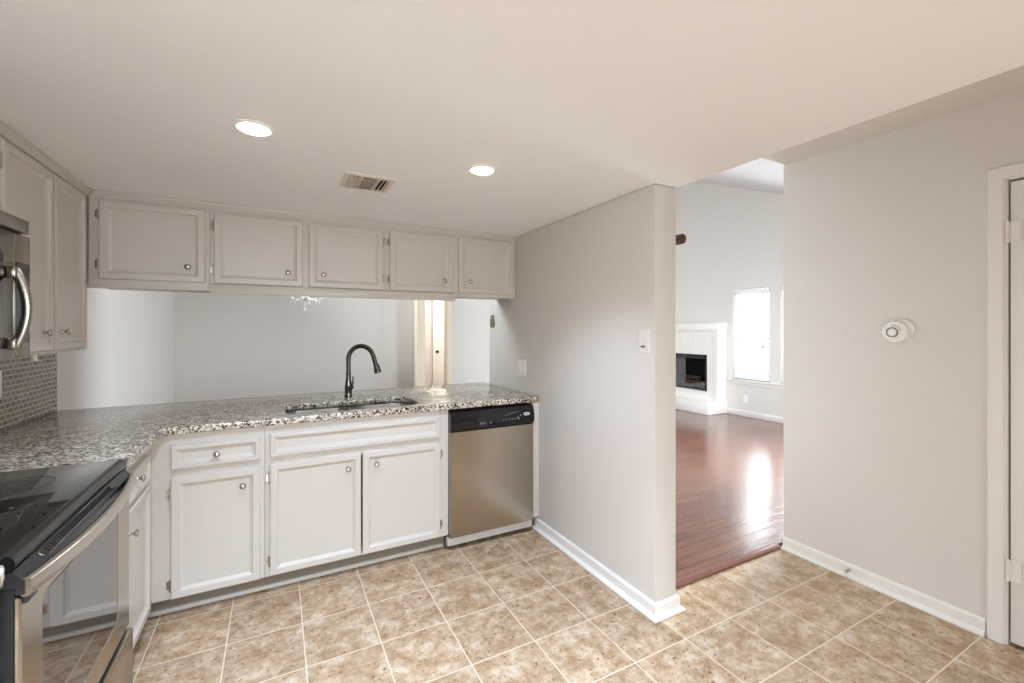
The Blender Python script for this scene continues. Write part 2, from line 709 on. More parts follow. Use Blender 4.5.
# ------------------------------------------------------------------ structure
fl = MB()
fl.prism([(XL, YR), (XR + 0.3, YR), (XR + 0.3, 1.52), (XR, 1.52), (XR, YT), (XS2, YT), (XS2, 3.34), (XL, 3.34)], 'z', -0.1, 0.0)
struct(fl.build('floor', M['tile'], smooth=False))
fw = MB()
fw.prism([(XS2, YT), (XW, YT), (XW, YD), (XL, YD), (XL, 3.34), (XS2, 3.34)], 'z', -0.1, 0.008)
struct(fw.build('floor_living', M['wood'], smooth=False))
nz = MB()
nz.prism([(YT - 0.036, 0.002), (YT - 0.038, 0.008), (YT - 0.034, 0.0125), (YT - 0.02, 0.015), (YT + 0.01, 0.014), (YT + 0.02, 0.0085), (YT + 0.02, 0.002)], 'x', XS2 + 0.004, XR - 0.016)
struct(nz.build('trim_threshold', M['nosing']))

struct(MB().box(XL - 0.1, XS2, YR, 3.29, ZK, ZK + 0.12).build('ceiling', M['ceil'], smooth=False))
struct(MB().box(XS2 - 0.02, XR + 0.1, YR, 1.65, ZH, ZH + 0.12).build('ceiling_hall', M['wall'], smooth=False))
vc = MB()
vc.prism([(1.65, vault(1.65)), (YD + 0.15, vault(YD + 0.15)), (YD + 0.15, vault(YD + 0.15) + 0.12), (1.65, vault(1.65) + 0.12)], 'x', XL - 0.12, XW + 0.15)
struct(vc.build('ceiling_living', M['vault'], smooth=False))

wl = wall_cells('x', XL - 0.12, XL, YR, YD, 0, 2.42, [])
for (ya_, yb_, lo_, hi_) in ((1.65, 3.9, 2.42, None), (6.1, YD, 2.42, None), (3.9, 6.1, 2.42, 2.5), (3.9, 6.1, 3.3, None)):
    wl.prism([(ya_, lo_), (yb_, lo_), (yb_, hi_ or vault(yb_) + 0.02), (ya_, hi_ or vault(ya_) + 0.02)], 'x', XL - 0.12, XL)
struct(wl.build('wall_left', M['wall'], smooth=False))
struct(wall_cells('y', YD, YD + 0.12, XL - 0.12, XW, 0, vault(YD) + 0.02, [(2.015, 2.415, 0, 2.03), (3.2, 4.8, 0.10, 2.2)]).build('wall_back', M['wall'], smooth=False))
struct(wall_cells('x', XR, XR + 0.12, YR, 1.665, 0, ZH, [(-0.07, 0.69, 0, 2.045)]).build('wall_right', M['wall'], smooth=False))
struct(wall_cells('y', 1.53, 1.65, XR + 0.12, XW, 0, ZH + 0.02, [(3.6, 6.0, 0.10, 2.2)]).build('wall_living', M['wall'], smooth=False))
ww = wall_cells('x', XW, XW + 0.15, 1.53, YD, 0, 2.42, [(4.04, 4.652, 0.59, 2.03), (3.27, 3.882, 0.59, 2.03), (1.75, 3.05, 0.12, 2.2)])
ww.prism([(1.53, 2.42), (YD, 2.42), (YD, vault(YD) + 0.02), (1.65, vault(1.65) + 0.02)], 'x', XW, XW + 0.15)
struct(ww.build('wall_window', M['wall'], smooth=False))
struct(wall_cells('y', YR - 0.12, YR, XL - 0.12, XR + 0.12, 0, ZH, [(-0.95, 1.35, 0.55, 2.0)]).build('wall_rear', M['wall'], smooth=False))

pt = MB()
pt.box(XS, XS2, YS, YB, 0, ZK, 0.006)
pt.box(XS + 0.002, XS2, YS, YB, ZK, vault(3.4))
struct(pt.build('wall_partition', M['wall']))
struct(MB().box(XL, XS, 3.29, YB, 1.98, vault(3.4)).build('wall_header', M['wall'], smooth=False))
struct(MB().box(XS + 0.02, XS2, YR, YS, ZK + 0.001, ZH).build('wall_soffit', M['wall'], smooth=False))
struct(MB().box(XL, XS, 3.28, 3.38, 0, 0.885).build('wall_peninsula', M['wall'], smooth=False))

# small lit hall beyond the dining room doorway
hw = MB()
hw.box(1.5, 3.3, 8.2, 8.3, 0, 2.45)
hw.box(1.4, 1.5, YD + 0.12, 8.3, 0, 2.45)
hw.box(3.3, 3.4, YD + 0.12, 8.3, 0, 2.45)
struct(hw.build('wall_far_hall', M['wall'], smooth=False))
struct(MB().box(1.4, 3.4, YD + 0.12, 8.3, 2.45, 2.55).build('ceiling_far_hall', M['ceil'], smooth=False))
struct(MB().box(1.4, 3.4, YD, 8.3, -0.1, 0.008).build('floor_far_hall', M['wood'], smooth=False))


gd = MB()
gd.box(XW + 0.15, 40, -25, 40, -0.35, -0.25)
gd.box(-25, XW + 0.15, YD + 1.9, 40, -0.35, -0.25)
gd.box(XR + 0.45, XW + 0.15, -25, 1.53, -0.35, -0.25)
gd.box(-25, XL - 0.13, -25, YD + 1.9, -0.35, -0.25)
gd.box(XL - 0.12, XR + 0.45, -25, YR - 0.12, -0.35, -0.25)
gd.box(3.45, XW + 0.15, YD + 0.12, YD + 1.9, -0.35, -0.25)
struct(gd.build('ground', M['lawn'], smooth=False))


# ------------------------------------------------------------------ baseboards
def base_profile(h=0.075, t=0.013, shoe=0.021):
    return [(0, 0), (shoe + t - 0.003, 0), (shoe + t - 0.001, 0.008), (t + 0.012, 0.017), (t, 0.023), (t, h - 0.012), (t - 0.006, h - 0.002), (0, h)]


def baseboard(name, path, outs):
    """path: floor points; outs: outward unit (mitred) vectors per point"""
    b = MB()
    pr_ = base_profile()
    loops = [[(p[0] + o[0] * a, p[1] + o[1] * a, z) for a, z in pr_] for p, o in zip(path, outs)]
    b.rings(loops, lambda x, y, z: (x, y, z))
    return struct(b.build(name, M['trim'], angle=25))


baseboard('baseboard_partition', [(XS, 2.66), (XS, YS), (XS2, YS), (XS2, YT - 0.05)], [(-1, 0), (-1, -1), (1, -1), (1, 0)])
baseboard('baseboard_right', [(XR, 1.664), (XR, 0.758)], [(-1, 0), (-1, 0)])
baseboard('baseboard_right_near', [(XR, -0.14), (XR, YR)], [(-1, 0), (-1, 0)])
lb = MB()
lb.box(XW - 0.016, XW, 1.66, 4.78, 0.008, 0.095, 0.003)
struct(lb.build('baseboard_window', M['trim']))
struct(MB().box(XL, 1.935, YD - 0.014, YD, 0.008, 0.095, 0.003).build('baseboard_dining', M['trim']))
struct(MB().box(2.495, XW, YD - 0.014, YD, 0.008, 0.095, 0.003).build('baseboard_back', M['trim']))


# ------------------------------------------------------------------ cabinet pieces
def panel(kind, plane, u0, u1, v0, v1, frame=0.032, slope=0.014, t=0.02, depth=0.012):
    f = facing(kind, plane)
    e = 0.005
    L = [rect_loop(u0, u1, v0, v1, 0), rect_loop(u0, u1, v0, v1, t - e),
         rect_loop(u0 + e * 0.4, u1 - e * 0.4, v0 + e * 0.4, v1 - e * 0.4, t - e * 0.35),
         rect_loop(u0 + e, u1 - e, v0 + e, v1 - e, t)]
    g = frame
    L.append(rect_loop(u0 + g, u1 - g, v0 + g, v1 - g, t))
    g += 0.003
    L.append(rect_loop(u0 + g, u1 - g, v0 + g, v1 - g, t - 0.006))
    g += slope
    L.append(rect_loop(u0 + g, u1 - g, v0 + g, v1 - g, t - depth))
    return MB().rings(L, f)


def knob(kind, plane, u, v, parent, label=None):
    p = facing(kind, plane)(u, v, 0)
    b = MB().lathe([(0.0065, 0), (0.0065, 0.002), (0.0045, 0.005), (0.0045, 0.012), (0.008, 0.016), (0.0135, 0.019),
                    (0.0150, 0.022), (0.0142, 0.0255), (0.0095, 0.0285), (0, 0.0295)], p, facing_dir(kind), 20)
    return b.build('knob', M['nickel'], parent, angle=50)


def hinge(kind, plane, u, v, parent, side):
    """barrel on the outer edge of the door, wrap plate on the frame"""
    f = facing(kind, plane)
    b = MB()
    uu = u + side * 0.003
    b.cyl(f(uu, v - 0.024, 0.012), f(uu, v + 0.024, 0.012), 0.0048, 10)
    b.lathe([(0, 0), (0.0035, 0.001), (0.0035, 0.004), (0, 0.006)], f(uu, v + 0.024, 0.012), (0, 0, 1), 8)
    b.lathe([(0, 0), (0.0035, 0.001), (0.0035, 0.004), (0, 0.006)], f(uu, v - 0.024, 0.012), (0, 0, -1), 8)
    b.rings([rect_loop(min(uu, uu + side * 0.016), max(uu, uu + side * 0.016), v - 0.019, v + 0.019, w, 0.004, 3) for w in (0, 0.0025)], f)
    return b.build('hinge', M['nickel'], parent, angle=40)


def cab_door(kind, plane, u0, u1, v0, v1, parent, kn=None, hs=None, hv=None):
    d = panel(kind, plane, u0, u1, v0, v1).build('door', M['cab'], parent, angle=20)
    if kn:
        knob(kind, plane + (0 if False else 0), kn[0], kn[1], d) if False else None
        pl = {'-y': plane - 0.011, '+x': plane + 0.011}[kind]
        knob(kind, pl, kn[0], kn[1], d)
    if hs:
        for hz in hv:
            hinge(kind, plane, u0 if hs < 0 else u1, hz, d, hs)
    return d


def cab_drawer(kind, plane, u0, u1, v0, v1, parent, kn=None, name='drawer'):
    d = panel(kind, plane, u0, u1, v0, v1, 0.020, 0.018, 0.02, 0.013).build(name, M['cab'], parent, angle=20)
    if kn:
        pl = {'-y': plane - 0.011, '+x': plane + 0.011}[kind]
        knob(kind, pl, kn[0], kn[1], d)
    return d


def face_frame(kind, plane, u0, u1, v0, v1, openings, t=0.02):
    """flat face frame with openings, front at plane"""
    us = sorted({u0, u1, *[h[0] for h in openings], *[h[1] for h in openings]})
    vs = sorted({v0, v1, *[h[2] for h in openings], *[h[3] for h in openings]})
    mb = MB()
    for ua, ub in zip(us, us[1:]):
        for va, vb in zip(vs, vs[1:]):
            uc, vcn = (ua + ub) / 2, (va + vb) / 2
            if any(h[0] < uc < h[1] and h[2] < vcn < h[3] for h in openings):
                continue
            if kind == '-y':
                mb.box(ua, ub, plane, plane + t, va, vb)
            else:
                mb.box(plane - t, plane, ua, ub, va, vb)
    return mb


YF = 2.635     # base face frame plane on the back run
XF = -0.52     # base face frame plane on the left run
YU = 2.965     # upper face frame plane on the back run
XU = -0.84     # upper face frame plane on the left run
TOE = 0.098

# --- corner/left of sink base cabinet (one drawer, one door)
c = thing('base_cabinet', 'off-white base cabinet with one drawer over one door, left of the sink cabinet', 'cabinet', (-0.28, 2.95, 0), 'kitchen base cabinets')
MB().box(-0.515, -0.054, YF + 0.02, 3.275, TOE, 0.885).build('carcass', M['cab'], c, smooth=False)
face_frame('-y', YF, -0.52, -0.054, TOE, 0.885, [(-0.43, -0.09, 0.735, 0.82), (-0.43, -0.09, 0.12, 0.665)]).build('face_frame', M['cab'], c, smooth=False)
cab_drawer('-y', YF, -0.444, -0.074, 0.718, 0.833, c, (-0.26, 0.772))
cab_door('-y', YF, -0.444, -0.074, 0.101, 0.679, c, (-0.15, 0.597), -1, (0.6, 0.165))
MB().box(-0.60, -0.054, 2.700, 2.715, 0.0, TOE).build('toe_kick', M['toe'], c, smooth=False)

# --- sink base cabinet (false front, two doors)
c = thing('sink_cabinet', 'wide off-white base cabinet with two doors under the sink', 'cabinet', (0.43, 2.95, 0), 'kitchen base cabinets')
MB().box(-0.052, 0.0, YF + 0.02, 3.275, TOE, 0.885).box(0.90, 0.946, YF + 0.02, 3.275, TOE, 0.885).box(0.0, 0.90, YF + 0.02, 3.275, TOE, TOE + 0.03).build('carcass', M['cab'], c, smooth=False)
face_frame('-y', YF, -0.052, 0.950, TOE, 0.885, [(-0.012, 0.875, 0.12, 0.67)]).build('face_frame', M['cab'], c, smooth=False)
cab_drawer('-y', YF, -0.03, 0.893, 0.722, 0.845, c, None, 'false_front')
cab_door('-y', YF, -0.03, 0.424, 0.105, 0.688, c, (0.355, 0.606), -1, (0.615, 0.18))
cab_door('-y', YF, 0.433, 0.893, 0.105, 0.688, c, (0.509, 0.611), 1, (0.615, 0.18))
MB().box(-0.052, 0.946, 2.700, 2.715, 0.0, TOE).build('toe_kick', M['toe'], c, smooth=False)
sh = MB()
sh.prism([(2.688, 0.006), (2.688, 0.016), (2.692, 0.023), (2.700, 0.025), (2.700, 0.006)], 'x', -0.60, 0.935)
struct(sh.build('trim_toe', M['strip']))

# --- corner base cabinet on the left run
c = thing('base_cabinet', 'narrow off-white base cabinet with drawer and door between the range and the corner', 'cabinet', (-0.83, 2.33, 0), 'kitchen base cabinets')
MB().box(XL + 0.01, XF - 0.02, 2.04, 2.63, TOE, 0.885).build('carcass', M['cab'], c, smooth=False)
face_frame('+x', XF, 2.04, YF - 0.0005, TOE + 0.02, 0.885, [(2.09, 2.5, 0.735, 0.80), (2.09, 2.5, 0.14, 0.665)]).build('face_frame', M['cab'], c, smooth=False)
cab_drawer('+x', XF, 2.065, 2.530, 0.706, 0.825, c, (2.335, 0.772))
cab_door('+x', XF, 2.065, 2.530, 0.118, 0.684, c, (2.235, 0.585), 1, (0.6, 0.2))
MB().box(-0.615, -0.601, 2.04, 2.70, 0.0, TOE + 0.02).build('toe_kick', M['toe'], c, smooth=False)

# --- cabinet on the near side of the range
c = thing('base_cabinet', 'off-white base cabinet on the near side of the range, at the left edge', 'cabinet', (-0.83, 0.86, 0), 'kitchen base cabinets')
MB().box(XL + 0.01, XF - 0.02, 0.50, 1.25, TOE, 0.885).build('carcass', M['cab'], c, smooth=False)
face_frame('+x', XF, 0.50, 1.255, TOE, 0.885, []).build('face_frame', M['cab'], c, smooth=False)
cab_drawer('+x', XF, 0.53, 1.225, 0.71, 0.83, c, (0.88, 0.77))
cab_door('+x', XF, 0.53, 1.225, 0.105, 0.684, c, (0.62, 0.6))

# --- end filler to the right of the dishwasher
ep = MB().box(1.558, XS - 0.001, 2.617, 3.27, 0.093, 0.885, 0.002)
tag(ep.build('end_panel', M['cab']), 'narrow white filler panel between the dishwasher and the partition wall', 'panel')

# --- upper cabinets on the back run
UZ0 = 1.615


def upper(label, u0, u1, doors, zb):
    c = thing('upper_cabinet', label, 'cabinet', ((u0 + u1) / 2, 3.12, zb), 'upper cabinets over the sink')
    MB().box(u0 + 0.004, u1 - 0.004, YU + 0.02, 3.285, zb + 0.01, ZK - 0.002).build('carcass', M['cab'], c, smooth=False)
    face_frame('-y', YU, u0, u1, zb, ZK - 0.002, []).build('face_frame', M['cab'], c, smooth=False)
    for (a, b_, z0, z1, kn, hs) in doors:
        cab_door('-y', YU, a, b_, z0, z1, c, kn, hs, (z1 - 0.07, z0 + 0.075))
    return c


upper('single-door upper cabinet at the left end of the row above the pass-through', -0.835, -0.328, [(-0.792, -0.347, 1.645, 2.043, (-0.425, 1.727), -1)], 1.603)
upper('two-door upper cabinet in the middle of the row, above the sink', -0.326, 0.636, [(-0.307, 0.140, 1.645, 2.036, (0.06, 1.724), -1), (0.174, 0.614, 1.645, 2.036, (0.256, 1.723), 1)], 1.615)
upper('two-door upper cabinet at the right end of the row, against the partition wall', 0.638, XS - 0.001, [(0.66, 1.100, 1.648, 2.036, (1.033, 1.726), -1), (1.143, 1.572, 1.650, 2.043, (1.229, 1.729), None)], 1.62)
tag(MB().box(-0.324, 1.116, 2.945, 2.964, 1.587, 1.638, 0.003).build('valance', M['cab']), 'long off-white valance strip along the bottom of the upper cabinets', 'valance')
# crown strip under the ceiling
cr = MB()
cr.prism([(YU - 0.0005, ZK - 0.032), (YU - 0.006, ZK - 0.032), (YU - 0.010, ZK - 0.022), (YU - 0.022, ZK - 0.010), (YU - 0.024, ZK - 0.001), (YU - 0.0005, ZK - 0.001)], 'x', XU + 0.0245, XS - 0.001)
cr.prism([(XU + 0.0005, ZK - 0.032), (XU + 0.006, ZK - 0.032), (XU + 0.010, ZK - 0.022), (XU + 0.022, ZK - 0.010), (XU + 0.024, ZK - 0.001), (XU + 0.0005, ZK - 0.001)], 'y', 0.6, YU)
struct(cr.build('trim_crown', M['cab'], angle=25))

# --- tall uppers on the left run
c = thing('upper_cabinet', 'tall two-door upper cabinet in the left corner beside the microwave', 'cabinet', (-1.0, 2.5, 1.286), 'upper cabinets on the left wall')
MB().box(XL + 0.004, XU - 0.02, 2.045, 2.96, 1.30, ZK - 0.002).build('carcass', M['cab'], c, smooth=False)
face_frame('+x', XU, 2.04, 2.9635, 1.288, ZK - 0.002, []).build('face_frame', M['cab'], c, smooth=False)
cab_door('+x', XU, 2.146, 2.531, 1.300, 2.040, c, (2.456, 1.376), -1, (1.965, 1.375))
cab_door('+x', XU, 2.553, 2.890, 1.300, 2.040, c, (2.632, 1.378))
cf = MB().box(XL + 0.004, XU, 2.966, 3.28, 1.618, ZK - 0.002)
tag(cf.build('corner_cabinet', M['cab'], smooth=False), 'plain off-white blind corner cabinet box where the two rows of uppers meet', 'cabinet')
c = thing('upper_cabinet', 'short upper cabinet directly above the microwave, mostly cut by the left edge', 'cabinet', (-1.0, 1.65, 1.76), 'upper cabinets on the left wall')
MB().box(XL + 0.004, XU - 0.02, 1.27, 2.035, 1.76, ZK - 0.002).build('carcass', M['cab'], c, smooth=False)
face_frame('+x', XU, 1.265, 2.037, 1.755, ZK - 0.002, []).build('face_frame', M['cab'], c, smooth=False)
cab_door('+x', XU, 1.29, 1.64, 1.775, 2.040, c, (1.58, 1.82))
cab_door('+x', XU, 1.66, 2.015, 1.775, 2.040, c, (1.72, 1.82))
hk = MB().cyl((-0.855, 2.46, 1.289), (-0.855, 2.46, 1.268), 0.008).lathe([(0.012, 0), (0.012, 0.004), (0, 0.006)], (-0.855, 2.46, 1.268), (0, 0, -1))
tag(hk.build('cup_hook', M['plastic']), 'small white stub hanging under the tall left corner cabinet', 'hook')

# ------------------------------------------------------------------ countertops, sink, faucet
ZC0, ZC1 = 0.887, 0.925


def rrect(x0, x1, y0, y1, r, n=6):
    return [(u, v) for u, v, w in rect_loop(x0, x1, y0, y1, 0, r, n)]


sink_l, sink_r, sink_f, sink_b = 0.045, 0.795, 2.688, 3.052
ct = MB().slab([(XL + 0.002, 2.034), (-0.468, 2.034), (-0.468, 2.588), (-0.445, 2.61), (XS - 0.002, 2.61), (XS - 0.002, 3.55), (XL + 0.002, 3.455)],
               [list(reversed(rrect(sink_l, sink_r, sink_f, sink_b, 0.085)))], ZC0, ZC1, 0.006)
tag(ct.build('countertop', M['granite'], angle=40), 'speckled beige granite countertop running round the corner and under the pass-through', 'countertop', 'granite countertops')
ct2 = MB().prism([(XL + 0.002, 0.48), (-0.468, 0.48), (-0.468, 1.225), (-0.474, 1.243), (-0.49, 1.258), (XL + 0.002, 1.258)], 'z', ZC0, ZC1, 0.006)
tag(ct2.build('countertop', M['granite'], angle=40), 'granite countertop end piece on the near side of the range', 'countertop', 'granite countertops')

sk = thing('kitchen_sink', 'stainless double-bowl sink set under the granite', 'sink', (0.42, 2.87, 0.70))


def bowl(x0, x1, y0, y1, name, lab):
    zt = ZC0 - 0.001
    L = [rect_loop(x0 - 0.012, x1 + 0.012, y0 - 0.012, y1 + 0.012, zt - 0.002, 0.09),
         rect_loop(x0 - 0.012, x1 + 0.012, y0 - 0.012, y1 + 0.012, zt, 0.09),
         rect_loop(x0, x1, y0, y1, zt, 0.08), rect_loop(x0 + 0.003, x1 - 0.003, y0 + 0.003, y1 - 0.003, zt - 0.005, 0.08),
         rect_loop(x0 + 0.012, x1 - 0.012, y0 + 0.012, y1 - 0.012, zt - 0.15, 0.07),
         rect_loop(x0 + 0.03, x1 - 0.03, y0 + 0.03, y1 - 0.03, zt - 0.175, 0.055),
         rect_loop(x0 + 0.06, x1 - 0.06, y0 + 0.06, y1 - 0.06, zt - 0.18, 0.03)]
    b = MB().rings(L, lambda u, v, w: (u, v, w), cap_first=False)
    o = b.build(name, M['sink'], sk, angle=60)
    if lab:
        o['label'] = lab
    MB().lathe([(0.045, 0), (0.045, 0.003), (0.034, 0.004), (0.02, 0.001), (0, 0.001)], ((x0 + x1) / 2, (y0 + y1) / 2 + 0.03, zt - 0.1795), (0, 0, 1)).build('drain', M['chrome'], o)


bowl(0.051, 0.405, 2.694, 3.046, 'bowl', 'left sink bowl')
bowl(0.437, 0.789, 2.694, 3.046, 'bowl', 'right sink bowl')
MB().box(0.405, 0.437, 2.74, 3.00, ZC0 - 0.03, ZC0 - 0.002, 0.006).build('divider', M['sink'], sk)

fx, fy = 0.425, 3.125
fc = thing('kitchen_faucet', 'dark nickel gooseneck pull-down faucet standing behind the sink', 'faucet', (fx, fy, ZC1))
MB().lathe([(0.033, 0), (0.033, 0.004), (0.029, 0.008), (0, 0.008)], (fx, fy, ZC1), (0, 0, 1), 28).build('base_plate', M['chrome'], fc)
MB().lathe([(0.0255, 0.006), (0.0265, 0.012), (0.0235, 0.03), (0.0225, 0.05), (0.0245, 0.07), (0.0235, 0.09), (0.019, 0.115), (0.0165, 0.15), (0.0145, 0.158), (0.0165, 0.163), (0.0165, 0.170), (0.013, 0.174)], (fx, fy, ZC1), (0, 0, 1), 28).build('faucet_body', M['gunmetal'], fc, angle=50)
ang = R(54.8)
dx, dy = math.sin(ang), -math.cos(ang)
rad = 0.089
pts = [(0, ZC1 + 0.165), (0, ZC1 + 0.2), (0, ZC1 + 0.262)]
for i in range(1, 25):
    a = R(163 * i / 24)
    pts.append((rad - rad * math.cos(a), ZC1 + 0.262 + rad * math.sin(a)))
ex, ez = pts[-1]
tx, tz = math.sin(R(163)), math.cos(R(163))
for s in (0.01, 0.02, 0.03):
    pts.append((ex + tx * s, ez + tz * s))
MB().tube([(fx + dx * p, fy + dy * p, z) for p, z in pts], 0.0152, 16).build('gooseneck', M['gunmetal'], fc, angle=60)
hx, hz = pts[-1]
hd = Vector((dx * tx, dy * tx, tz))
hp = Vector((fx + dx * hx, fy + dy * hx, hz)) - hd * 0.012
sh_ = MB().lathe([(0.0145, 0), (0.0155, 0.004), (0.0150, 0.03), (0.0185, 0.06), (0.0235, 0.088), (0.024, 0.098), (0.0215, 0.102), (0, 0.100)], hp, hd, 22)
sp_ = sh_.build('spray_head', M['gunmetal'], fc, angle=50)
bq = hp + hd * 0.062 + Vector((dx, dy, 0.35)).normalized() * 0.016
MB().obox(bq, (0.008, 0.012, 0.03), hd.to_track_quat('Z', 'Y').to_matrix(), 0.003).build('spray_button', M['blackp'], sp_)
# side lever: ball hub facing the room, blade up
hub = Vector((fx + 0.012, fy - 0.024, ZC1 + 0.078))
lv = MB().lathe([(0.012, -0.016), (0.0155, -0.006), (0.0165, 0.002), (0.0135, 0.012), (0, 0.016)], hub, (0.5, -0.85, 0), 18)
lv.sweep([hub + Vector((0.006, -0.010, 0.0)), hub + Vector((0.009, -0.013, 0.025)), hub + Vector((0.010, -0.012, 0.05)), hub + Vector((0.010, -0.010, 0.072))],
         lambda t: [(math.cos(2 * math.pi * i / 10) * (0.0075 + 0.003 * t), math.sin(2 * math.pi * i / 10) * (0.006 - 0.002 * t)) for i in range(10)])
lv.build('lever', M['gunmetal'], fc, angle=50)

# ------------------------------------------------------------------ backsplash
struct(MB().box(XL, XL + 0.008, 0.5, 3.452, ZC1 + 0.0005, 1.288).build('trim_backsplash', M['mosaic'], smooth=False))

# ------------------------------------------------------------------ dishwasher
d = thing('dishwasher', 'stainless steel dishwasher with black control panel under the right end of the counter', 'dishwasher', (1.25, 2.9, 0.0))
DX0, DX1 = 0.952, 1.553
YW = 2.600
MB().box(DX0 + 0.004, DX1 - 0.004, YW + 0.03, 3.25, 0.05, 0.872).build('tub', M['darkgap'], d, smooth=False)
fd = facing('-y', YW + 0.03)
dd = MB().rings([rect_loop(DX0, DX1, 0.084, 0.747, 0, 0.004, 2), rect_loop(DX0, DX1, 0.084, 0.747, 0.024, 0.004, 2), rect_loop(DX0 + 0.004, DX1 - 0.004, 0.088, 0.743, 0.03, 0.004, 2)], fd).build('door', M['steel'], d)
cp = MB()
prof = [(YW + 0.03, 0.750), (YW + 0.002, 0.750), (YW - 0.004, 0.760), (YW - 0.009, 0.785), (YW - 0.009, 0.815), (YW - 0.004, 0.845), (YW + 0.006, 0.868), (YW + 0.03, 0.868)]
cp.prism(prof, 'x', DX0, DX1)
cpo = cp.build('control_panel', M['black'], d, angle=50)
fp = facing('-y', YW - 0.0088)
MB().rings([rect_loop(1.005, 1.115, 0.792, 0.806, 0, 0.004, 3), rect_loop(1.005, 1.115, 0.792, 0.806, 0.0015, 0.004, 3)], fp).build('vent_slot', M['darkgap'], cpo)
g = MB()
g.rings([rect_loop(1.135, 1.205, 0.765, 0.822, 0, 0.004, 3), rect_loop(1.135, 1.205, 0.765, 0.822, 0.002, 0.004, 3)], fp)
g.build('button_pad', M['blackp'], cpo)
for i, (u, v) in enumerate([(1.155, 0.785), (1.170, 0.785), (1.185, 0.785), (1.225, 0.785)]):
    MB().rings([rect_loop(u - 0.0045, u + 0.0045, v - 0.006, v + 0.006, 0, 0.001, 2), rect_loop(u - 0.0045, u + 0.0045, v - 0.006, v + 0.006, 0.003, 0.001, 2)], fp).build('button', M['greyprint'], cpo)
for i in range(5):
    u = 1.318 + 0.022 * i
    MB().rings([rect_loop(u - 0.005, u + 0.005, 0.788, 0.796, 0, 0.002, 2), rect_loop(u - 0.005, u + 0.005, 0.788, 0.796, 0.002, 0.002, 2)], fp).build('indicator', M['greyprint'], cpo)
for u, v in ((1.425, 0.80), (1.432, 0.79), (1.446, 0.812)):
    MB().rings([rect_loop(u - 0.006, u + 0.006, v - 0.005, v + 0.005, 0, 0.002, 2), rect_loop(u - 0.006, u + 0.006, v - 0.005, v + 0.005, 0.002, 0.002, 2)], fp).build('button', M['greyprint'], cpo)
arc = MB()
arc.sweep([fp(1.33 + 0.105 * t / 10, 0.818 + 0.018 * math.sin(t / 10 * math.pi * 0.6), 0.0) for t in range(11)], [(-0.0012, -0.0012), (0.0012, -0.0012), (0.0012, 0.0012), (-0.0012, 0.0012)])
arc.build('printed_arc', M['greyprint'], cpo)
MB().rings([[(1.492 + 0.024 * math.cos(2 * math.pi * i / 24), 0.818 + 0.011 * math.sin(2 * math.pi * i / 24), w) for i in range(24)] for w in (0, 0.003)], fp).build('badge', M['print'], cpo)
MB().rings([[(1.492 + 0.017 * math.cos(2 * math.pi * i / 24), 0.818 + 0.0035 * math.sin(2 * math.pi * i / 24), w) for i in range(24)] for w in (0.003, 0.0036)], fp).build('badge_lettering', M['greyprint'], cpo)
# pull grip scooped under the panel
MB().sweep([fp(1.20 + 0.15 * t / 12, 0.762 + 0.006 * math.sin(t / 12 * math.pi), -0.001) for t in range(13)], [(-0.005, -0.003), (0.005, -0.003), (0.005, 0.003), (-0.005, 0.003)]).build('grip', M['darkgap'], cpo)
MB().box(DX0 - 0.012, DX1 - 0.003, 2.616, 2.66, 0.034, 0.081, 0.003).build('kick_plate', M['strip'], d)

# ------------------------------------------------------------------ range
RY0, RY1 = 1.268, 2.026
r = thing('kitchen_range', 'black glass-top range with stainless oven door at the left', 'stove', (-0.8, 1.65, 0))
XD = -0.462
MB().box(XL + 0.015, XD - 0.009, RY0, RY1, 0.03, 0.86).build('body', M['blackp'], r, smooth=False)
ck = MB().box(XL + 0.012, XD - 0.028, RY0 - 0.001, RY1 + 0.001, 0.895, 0.930, 0.003).build('cooktop', M['glasstop'], r)
tr_ = MB()
tr_.prism([(XD - 0.0285, 0.896), (XD - 0.0285, 0.931), (XD - 0.018, 0.930), (XD - 0.010, 0.924), (XD - 0.006, 0.914), (XD - 0.008, 0.904), (XD - 0.016, 0.896)], 'y', RY0 - 0.001, RY1 + 0.001)
tr_.build('cooktop_rim', M['black'], r, angle=50)


def burner(x, y, rr_):
    b = MB()
    for q in (rr_, rr_ * 0.62):
        pts_ = [(q, 0), (q + 0.0015, 0), (q + 0.0015, 0.0003), (q, 0.0003)]
        n = 48
        loops = [[(x + a * math.cos(2 * math.pi * i / n), y + a * math.sin(2 * math.pi * i / n), 0.9301 + z) for i in range(n)] for a, z in pts_[:]]
        b.rings([loops[0], loops[3], loops[2], loops[1]], lambda u, v, w: (u, v, w), False, False)
    b.build('burner_ring', M['ring'], ck)


burner(-0.66, 1.47, 0.115)
burner(-0.68, 1.83, 0.085)
burner(-0.95, 1.47, 0.085)
burner(-0.95, 1.83, 0.11)
# vent strip over the oven door
vs = MB()
vs.prism([(XD - 0.05, 0.846), (XD - 0.05, 0.894), (XD - 0.014, 0.894), (XD + 0.006, 0.874), (XD + 0.006, 0.846)], 'y', RY0 + 0.002, RY1 - 0.002)
vso = vs.build('vent_strip', M['blackp'], r, smooth=False)
nrm = Vector((0.02, 0, 0.02)).normalized()
fr_ = MB()
sl = MB()
rotv = Matrix.Rotation(R(45), 3, 'Y')
fr_.obox(Vector((XD - 0.004, 1.62, 0.8845)), (0.022, 0.50, 0.003), rotv, 0.001)
fr_.build('vent_grille', M['gunmetal'], vso)
for i in range(34):
    y = 1.40 + i * 0.0132
    sl.obox(Vector((XD - 0.0028, y, 0.8857)), (0.016, 0.0062, 0.003), rotv)
sl.build('vent_slots', M['darkgap'], vso, smooth=False)
